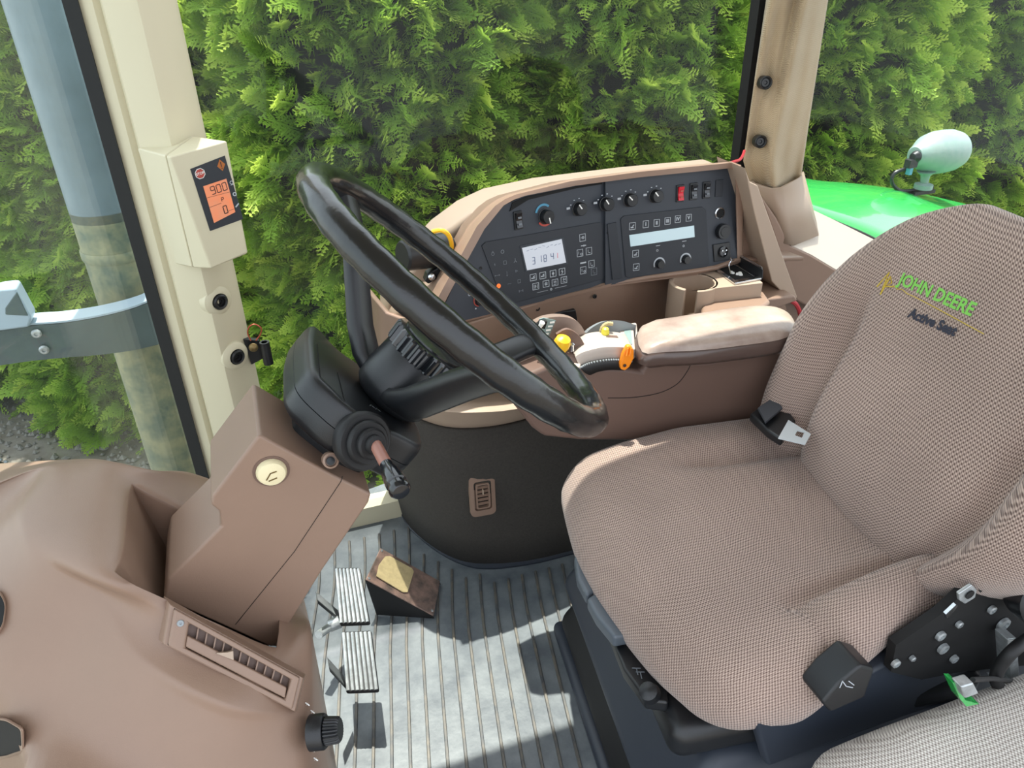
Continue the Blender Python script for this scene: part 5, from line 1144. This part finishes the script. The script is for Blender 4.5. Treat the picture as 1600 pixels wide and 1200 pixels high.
# near side: recline lever under the bolster, pierced side plate, bolts
bm = BM(); prism(bm, [at(px, py, y=.405) for px, py in ((1346, 1040), (1368, 1046), (1352, 1090), (1298, 1114), (1285, 1100), (1310, 1070))], (0, .04, 0)); rl = obj('recline_lever', bm, 'black', seat, bevel=.004)
bm = BM(); 
for a_, b_ in (((1322, 1072), (1316, 1064)), ((1316, 1064), (1312, 1074)), ((1322, 1072), (1332, 1074)), ((1326, 1064), (1334, 1070))): bar(bm, at(*a_, y=.4045), at(*b_, y=.4045), .001, (0, -1, 0))
obj('lever_symbol', bm, 'print', rl)['kind'] = 'stuff'
YS = .43
bm = BM(); prism(bm, [at(px, py, y=YS) for px, py in ((1392, 1050), (1400, 1008), (1470, 960), (1530, 905), (1600, 855), (1700, 800), (1720, 1000), (1600, 1040), (1500, 1050), (1440, 1062))], (0, .012, 0)); obj('side_plate', bm, 'void', seat)
for px, py, r in ((1468, 992, .007), (1472, 1012, .008), (1497, 974, .005), (1548, 951, .006), (1566, 974, .010), (1489, 1028, .006), (1424, 1027, .004), (1398, 1035, .006)):
    bm = BM(); c = at(px, py, y=YS-.001); lathe(bm, [(r, 0), (r*.95, .004), (r*.55, .005), (r*.5, .002)], c, (0, -1, 0), 14); obj('bolt', bm, 'steel', seat)
bm = BM(); prism(bm, [at(px, py, y=YS-.012) for px, py in ((1498, 928), (1519, 914), (1527, 922), (1524, 934), (1508, 944), (1499, 938))], (0, .004, 0)); br = obj('hinge_tab', bm, 'steel', seat, bevel=.001)
bm = BM(); lathe(bm, [(.006, 0), (.006, .001)], at(1515, 929, y=YS-.013), (0, -1, 0), 16); obj('tab_hole', bm, 'void', br)
bm = BM(); prism(bm, [at(px, py, y=YS-.01) for px, py in ((1478, 960), (1494, 945), (1497, 947), (1480, 968))], (0, .004, 0)); obj('trim_clip', bm, 'chrome', seat)
bm = BM(); prism(bm, [at(px, py, y=YS-.008) for px, py in ((1528, 918), (1610, 862), (1612, 868), (1532, 926))], (0, .01, 0)); obj('hinge_rail', bm, 'steel_dark', seat)
bm = BM(); lathe(bm, [(.030, 0), (.032, .008), (.032, .045), (.026, .05)], at(1606, 925, y=.42), (-.3, -.6, .3), 28); obj('recliner_knob', bm, 'black', seat)
bm = BM(); tube(bm, spline([at(1618, 990, y=.40), at(1588, 1012, y=.38), at(1566, 1036, y=.38), at(1556, 1062, y=.38), at(1572, 1084, y=.38), at(1606, 1088, y=.38)], 6), .0075, 10); o = obj('cable_conduit', bm, 'rubber', seat)
bm = BM(); prism(bm, [at(px, py, y=.40) for px, py in ((1560, 1068), (1600, 1066), (1600, 1100), (1572, 1102))], (0, .02, 0)); prism(bm, [at(px, py, y=.40) for px, py in ((1575, 1000), (1590, 998), (1594, 1060), (1578, 1062))], (0, .02, 0)); obj('valve_block', bm, 'steel', seat, bevel=.002)['kind'] = 'stuff'
bm = BM(); prism(bm, [at(px, py, y=.44) for px, py in ((1180, 1130), (1300, 1085), (1400, 1030), (1520, 1020), (1640, 985), (1640, 1060), (1500, 1090), (1330, 1150), (1200, 1200))], (0, .02, 0)); obj('lower_rail', bm, 'mat_edge', seat, bevel=.006)
# small connector on a cable beside the side plate
cn = thing('wiring_connector', 'pale wiring connector with green edges under the driver seat, above the passenger seat', 'connector', at(1520, 1080, y=.36))
bm = BM(); prism(bm, [at(px, py, y=.345) for px, py in ((1502, 1074), (1522, 1068), (1530, 1084), (1508, 1092))], (0, .014, 0)); obj('shell', bm, 'steel', cn, bevel=.002)
bm = BM(); prism(bm, [at(px, py, y=.355) for px, py in ((1488, 1066), (1496, 1066), (1508, 1094), (1530, 1100), (1510, 1104), (1500, 1092))], (0, .012, 0)); props(obj('green_edge', bm, 'green_paint', cn), 'green edge')
bm = BM(); tube(bm, [at(1520, 1062, y=.36), at(1550, 1060, y=.37), at(1580, 1064, y=.38)], .003, 8); obj('lead', bm, 'rubber', cn)
# passenger seat in the foreground
ps = thing('passenger_seat', 'pale grey-beige fabric seat cushion at the lower right edge of the cab', 'seat', (.72, .2, 0))
def pf(p):
    u, v, z = p; t_ = sstep(-.02, .05, z); return V((u*(1+.0*v), v, z + .010*t_*math.sin(u*9) - .03*t_*max(0, (-u-.12)/.13)**2))
bm = BM(); rbox(bm, (.25, .17, .06), .05, (24, 18, 5), pf)
PO = at(1470, 1128, z=.44); 
for v in bm.verts: v.co = V((v.co.x, v.co.y, 0))*1 + V((0, 0, v.co.z))
rz_ = Matrix.Rotation(math.radians(-2), 3, 'Z')
for v in bm.verts: v.co = rz_ @ v.co + V((.725, .225, .375))
obj('cushion', bm, 'buddy_fabric', ps, ang=180)
bm = BM(); rbox(bm, (.16, .10, .15), .02, (2, 2, 2), lambda p: p+V((.76, .18, .165))); obj('pedestal', bm, 'rubber', ps, ang=60)
# seat belt buckle
sb = thing('seat_belt_buckle', 'black seat belt stalk with a pale metal latch plate beside the seat cushion', 'buckle', at(1220, 650, z=.50))
bm = BM(); prism(bm, [at(px, py, z=.545) for px, py in ((1172, 645), (1214, 615), (1232, 640), (1244, 656), (1222, 686), (1200, 672))], (0, 0, -.016)); obj('stalk', bm, 'black', sb, bevel=.004)
bm = BM(); prism(bm, [at(px, py, z=.553) for px, py in ((1184, 640), (1208, 624), (1222, 640), (1196, 662))], (0, 0, .004)); obj('strap', bm, 'fabric_strap', sb)
bm = BM(); a4 = [at(px, py, z=.553) for px, py in ((1232, 656), (1267, 678), (1258, 694), (1216, 684))]; c = at(1250, 677, z=.508); hole = [at(px, py, z=.553) for px, py in ((1246, 672), (1257, 675), (1253, 684), (1242, 680))]
loft(bm, [[p+V((0, 0, -.002)) for p in a4], a4, hole, [p+V((0, 0, -.002)) for p in hole]], closed=True); props(obj('latch_plate', bm, 'grey_plastic', sb), 'pale metal latch plate'); MATS['latch'] = mat('latch', (208, 216, 220), .3, metal=.3); bpy.data.objects['latch_plate'].data.materials[0] = MATS['latch']
# ------------------------------------------------------------------ armrest with hand controls (swivels with the seat)
AV = .290
def AS(px, py, v=AV): return hit(px, py, S(0, v, 0), SVv)
ar = thing('armrest_console', 'brown armrest console with a worn padded top and hand levers', 'armrest', tuple(S(-.05, .34, .45)))
side = [(798, 628), (812, 645), (832, 670), (850, 683), (905, 689), (1010, 690), (1110, 682), (1222, 650), (1238, 610), (1236, 560), (1215, 548), (1100, 566), (1010, 566), (1003, 580), (975, 576), (935, 575), (908, 560), (880, 552), (850, 575), (815, 590)]
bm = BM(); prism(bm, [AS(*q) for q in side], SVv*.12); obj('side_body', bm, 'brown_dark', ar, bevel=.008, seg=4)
bm = BM(); tube(bm, spline([AS(px, py, AV-.0006) for px, py in ((1080, 567), (1074, 580), (1058, 600), (1030, 614), (990, 621), (950, 622))], 6), .0006, 6); obj('cover_seam', bm, 'void', ar)
# pad
pa = hit(1006, 545, (0, 0, .655), (0, 0, 1)); 
padc = [(1000, 507), (1050, 496), (1100, 488), (1160, 479), (1200, 477), (1228, 482), (1243, 497), (1241, 512), (1220, 524), (1160, 533), (1100, 540), (1040, 543), (1004, 543)]
ZP = .655; tp_ = [at(px, py, z=ZP) for px, py in padc]; c_ = sum(tp_, V())/len(tp_)
tp_ = [V(p) for p in spline(tp_, 3, closed=True)]
def shr(P4, k, dz): return [c_+(p-c_)*k+V((0, 0, dz)) for p in P4]
bm = BM(); loft(bm, [shr(tp_, .45, .009), shr(tp_, .75, .007), shr(tp_, .9, .003), shr(tp_, .97, -.002), shr(tp_, 1.0, -.008)], closed=True, caps=True); obj('pad_top', bm, 'armpad', ar, ang=90)
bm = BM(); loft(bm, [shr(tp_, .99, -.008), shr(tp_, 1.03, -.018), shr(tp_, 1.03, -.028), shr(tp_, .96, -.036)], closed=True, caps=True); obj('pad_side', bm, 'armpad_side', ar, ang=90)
# control deck
def AZ(px, py, z=.64): return at(px, py, z=z)
bm = BM(); prism(bm, [AZ(*q, .615) for q in ((880, 540), (925, 512), (995, 503), (1000, 548), (975, 555), (915, 562), (880, 580), (850, 570))], (0, 0, -.012)); obj('control_deck', bm, 'pearl', ar, bevel=.004)
mat('housing', (150, 130, 118), .35, var=.3, vscale=12)
# hitch quadrant: domed housing
hq = spline([AS(px, py, .335) for px, py in ((806, 560), (815, 525), (845, 500), (880, 495), (905, 505), (918, 530), (920, 545))], 5)
hq2 = [p+SVv*.045-V((0, 0, .022)) for p in hq]; hm = [p+SVv*.02-V((0, 0, .004)) for p in hq]
bm = BM(); base_ = [V((p.x, p.y, .585)) for p in hq]; base2 = [V((p.x, p.y, .585)) for p in hq2]
loft(bm, [base_, hq, hm, hq2, base2]); obj('quadrant_housing', bm, 'housing', ar, ang=50)
for k, (dx, mm, s) in enumerate((((0), 'brown_dark', .020), ((0), 'armpad_side', .006))):
    bm = BM(); arc = spline([AS(px, py, .315) for px, py in ((868, 520), (885, 512), (903, 522), (914, 540))], 5); a2 = [p-SVv*.006 for p in arc] 
    if k == 0: loft(bm, [[V((p.x, p.y, p.z-.028)) for p in a2], a2, arc, [V((p.x, p.y, p.z-.028)) for p in arc]]); obj('quadrant_slot', bm, mm, ar)
bm = BM(); prism(bm, [AS(px, py, .335) for px, py in ((842, 498), (849, 496), (868, 500), (855, 530), (848, 528))], -SVv*.002); d_ = obj('quadrant_decal', bm, 'decal', ar)
bm = BM()
for k in range(4): p = AS(860-k*3, 504+k*6, .3325); bar(bm, p, p+SU*.006, .003, -SVv, .0004)
obj('decal_marks', bm, 'white', d_)['kind'] = 'stuff'
# black rocker and white peg beneath the wheel rim
bm = BM(); prism(bm, [AS(px, py, .33) for px, py in ((836, 508), (842, 500), (854, 500), (850, 512))], -SVv*.006); obj('rocker_slot', bm, 'void', ar)
bm = BM(); lathe(bm, [(.003, 0), (.0045, .012), (.002, .014)], AS(843, 512, .322), (.3, -.4, 1), 12); obj('white_peg', bm, 'white', ar)
# yellow hitch lever
L0 = AS(874, 550, .300); L1 = AS(876, 532, .298)
bm = BM(); lathe(bm, [(.006, -.02), (.008, 0), (.0125, .012), (.0138, .020), (.0115, .028), (.005, .032), (.001, .0325)], L0, (L1-L0)+V((.002, -.004, 0)), 24); props(obj('hitch_lever', bm, 'yellow', ar), 'yellow rounded lever')
bm = BM(); lathe(bm, [(.004, 0), (.004, .01), (.005, .012), (.002, .015)], AS(893, 548, .300), (0, 0, 1), 12); obj('detent_peg', bm, 'chrome', ar)
# grey-white ramp with teeth and the orange throttle
ramp_t = spline([AS(px, py, .285) for px, py in ((900, 560), (915, 552), (945, 545), (975, 545), (992, 548))], 5)
ramp_b = spline([AS(px, py, .285) for px, py in ((905, 572), (920, 565), (948, 560), (970, 560), (985, 562))], 5)
bm = BM(); loft(bm, [[p+SVv*.05+V((0, 0, .006)) for p in ramp_t], [p+SVv*.006 for p in ramp_t], ramp_b]); o = obj('throttle_ramp', bm, 'pearl', ar, ang=60); sd = o.modifiers.new('s', 'SOLIDIFY'); sd.thickness = .003
bl_ = spline([AS(px, py, .284) for px, py in ((913, 582), (922, 586), (935, 581), (955, 578), (975, 579))], 5)
bm = BM(); N2 = len(ramp_b); rt_ = [p+(SVv*-.002) for p in ramp_b]; loft(bm, [rt_, [a.lerp(b, .5)-SVv*.003 for a, b in zip(rt_, bl_)], bl_]); o = obj('throttle_sector', bm, 'rubber', ar, ang=60); sd = o.modifiers.new('s', 'SOLIDIFY'); sd.thickness = .004; sd.offset = 1
bm = BM()
for k in range(26):
    t = k/25*(N2-1); i = min(int(t), N2-2); p = ramp_b[i].lerp(ramp_b[i+1], t-i)-SVv*.004; lathe(bm, [(.0013, 0), (.0013, .003)], p, -SVv, 6)
obj('sector_teeth', bm, 'grey_plastic', ar)['kind'] = 'stuff'
ol = [AS(px, py, .272) for px, py in ((980, 541), (987, 541), (991, 549), (991, 560), (984, 574), (977, 580), (970, 578), (969, 570), (973, 555))]
bm = BM(); prism(bm, ol, SVv*.010); tl_ = obj('throttle_lever', bm, 'orange', ar, bevel=.003); props(tl_, 'orange throttle lever')
for k in range(2):
    bm = BM(); p = AS(981+k*5, 544, .270); q = AS(979+k*5, 556, .268); tube(bm, [p, q], .0016, 8); obj('grip_rib', bm, 'orange', tl_)
bm = BM(); lathe(bm, [(.0028, 0), (.0028, .001), (.0015, .0012)], AS(976, 571, .271), -SVv, 14); obj('lever_pivot', bm, 'lcd_digit', tl_)
# middle block: grey arch, yellow-green lever, corded loop, dark opening with decal
bm = BM(); arch = spline([AS(px, py, .36) for px, py in ((917, 520), (925, 512), (945, 502), (970, 501), (994, 508))], 5); loft(bm, [[V((p.x, p.y, .60)) for p in arch], arch, [p+SVv*.02-V((0, 0, .010)) for p in arch], [p+SVv*.022-V((0, 0, .05)) for p in arch]]); obj('valve_arch', bm, 'grey_plastic', ar, ang=60)
bm = BM(); prism(bm, [AS(px, py, .318) for px, py in ((926, 540), (938, 530), (950, 526), (966, 527), (970, 540), (960, 545), (945, 546), (930, 548))], SVv*.008); obj('lever_well', bm, 'brown_dark', ar)
bm = BM(); prism(bm, [AZ(px, py, .640) for px, py in ((967, 512), (990, 508), (993, 545), (971, 546))], (0, 0, -.02)); o = obj('switch_block', bm, 'pearl', ar, bevel=.003)
bm = BM(); prism(bm, [AZ(px, py, .6405) for px, py in ((975, 514), (986, 512), (988, 538), (977, 540))], (0, 0, .0006)); o2 = obj('switch_decal', bm, 'decal', o)
bm = BM(); prism(bm, [AS(px, py, .312) for px, py in ((948, 541), (962, 532), (965, 540), (958, 544))], -SVv*.002); obj('opening_decal', bm, 'decal', ar)
bm = BM(); lathe(bm, [(.004, -.01), (.0065, 0), (.0068, .010), (.005, .016), (.001, .018)], AS(945, 526, .33), (0, -.1, 1), 18); props(obj('valve_lever', bm, 'yellow_green', ar), 'pale yellow lever')
bm = BM(); tube(bm, spline([AS(px, py, .335) for px, py in ((938, 523), (941, 512), (948, 506), (957, 506))], 5), [.003+.0006*(k % 2) for k in range(16)], 8); props(obj('corded_loop', bm, 'grip_tape', ar), 'beige corded loop')
bm = BM(); tube(bm, [AS(px, py, .34) for px, py in ((920, 528), (934, 522), (945, 528), (936, 535))], .002, 8); obj('linkage', bm, 'chrome', ar)
bm = BM(); prism(bm, [AZ(px, py, .618) for px, py in ((878, 560), (903, 552), (912, 566), (905, 582), (888, 578))], (0, 0, .01)); obj('deck_tongue', bm, 'pearl', ar, bevel=.003)
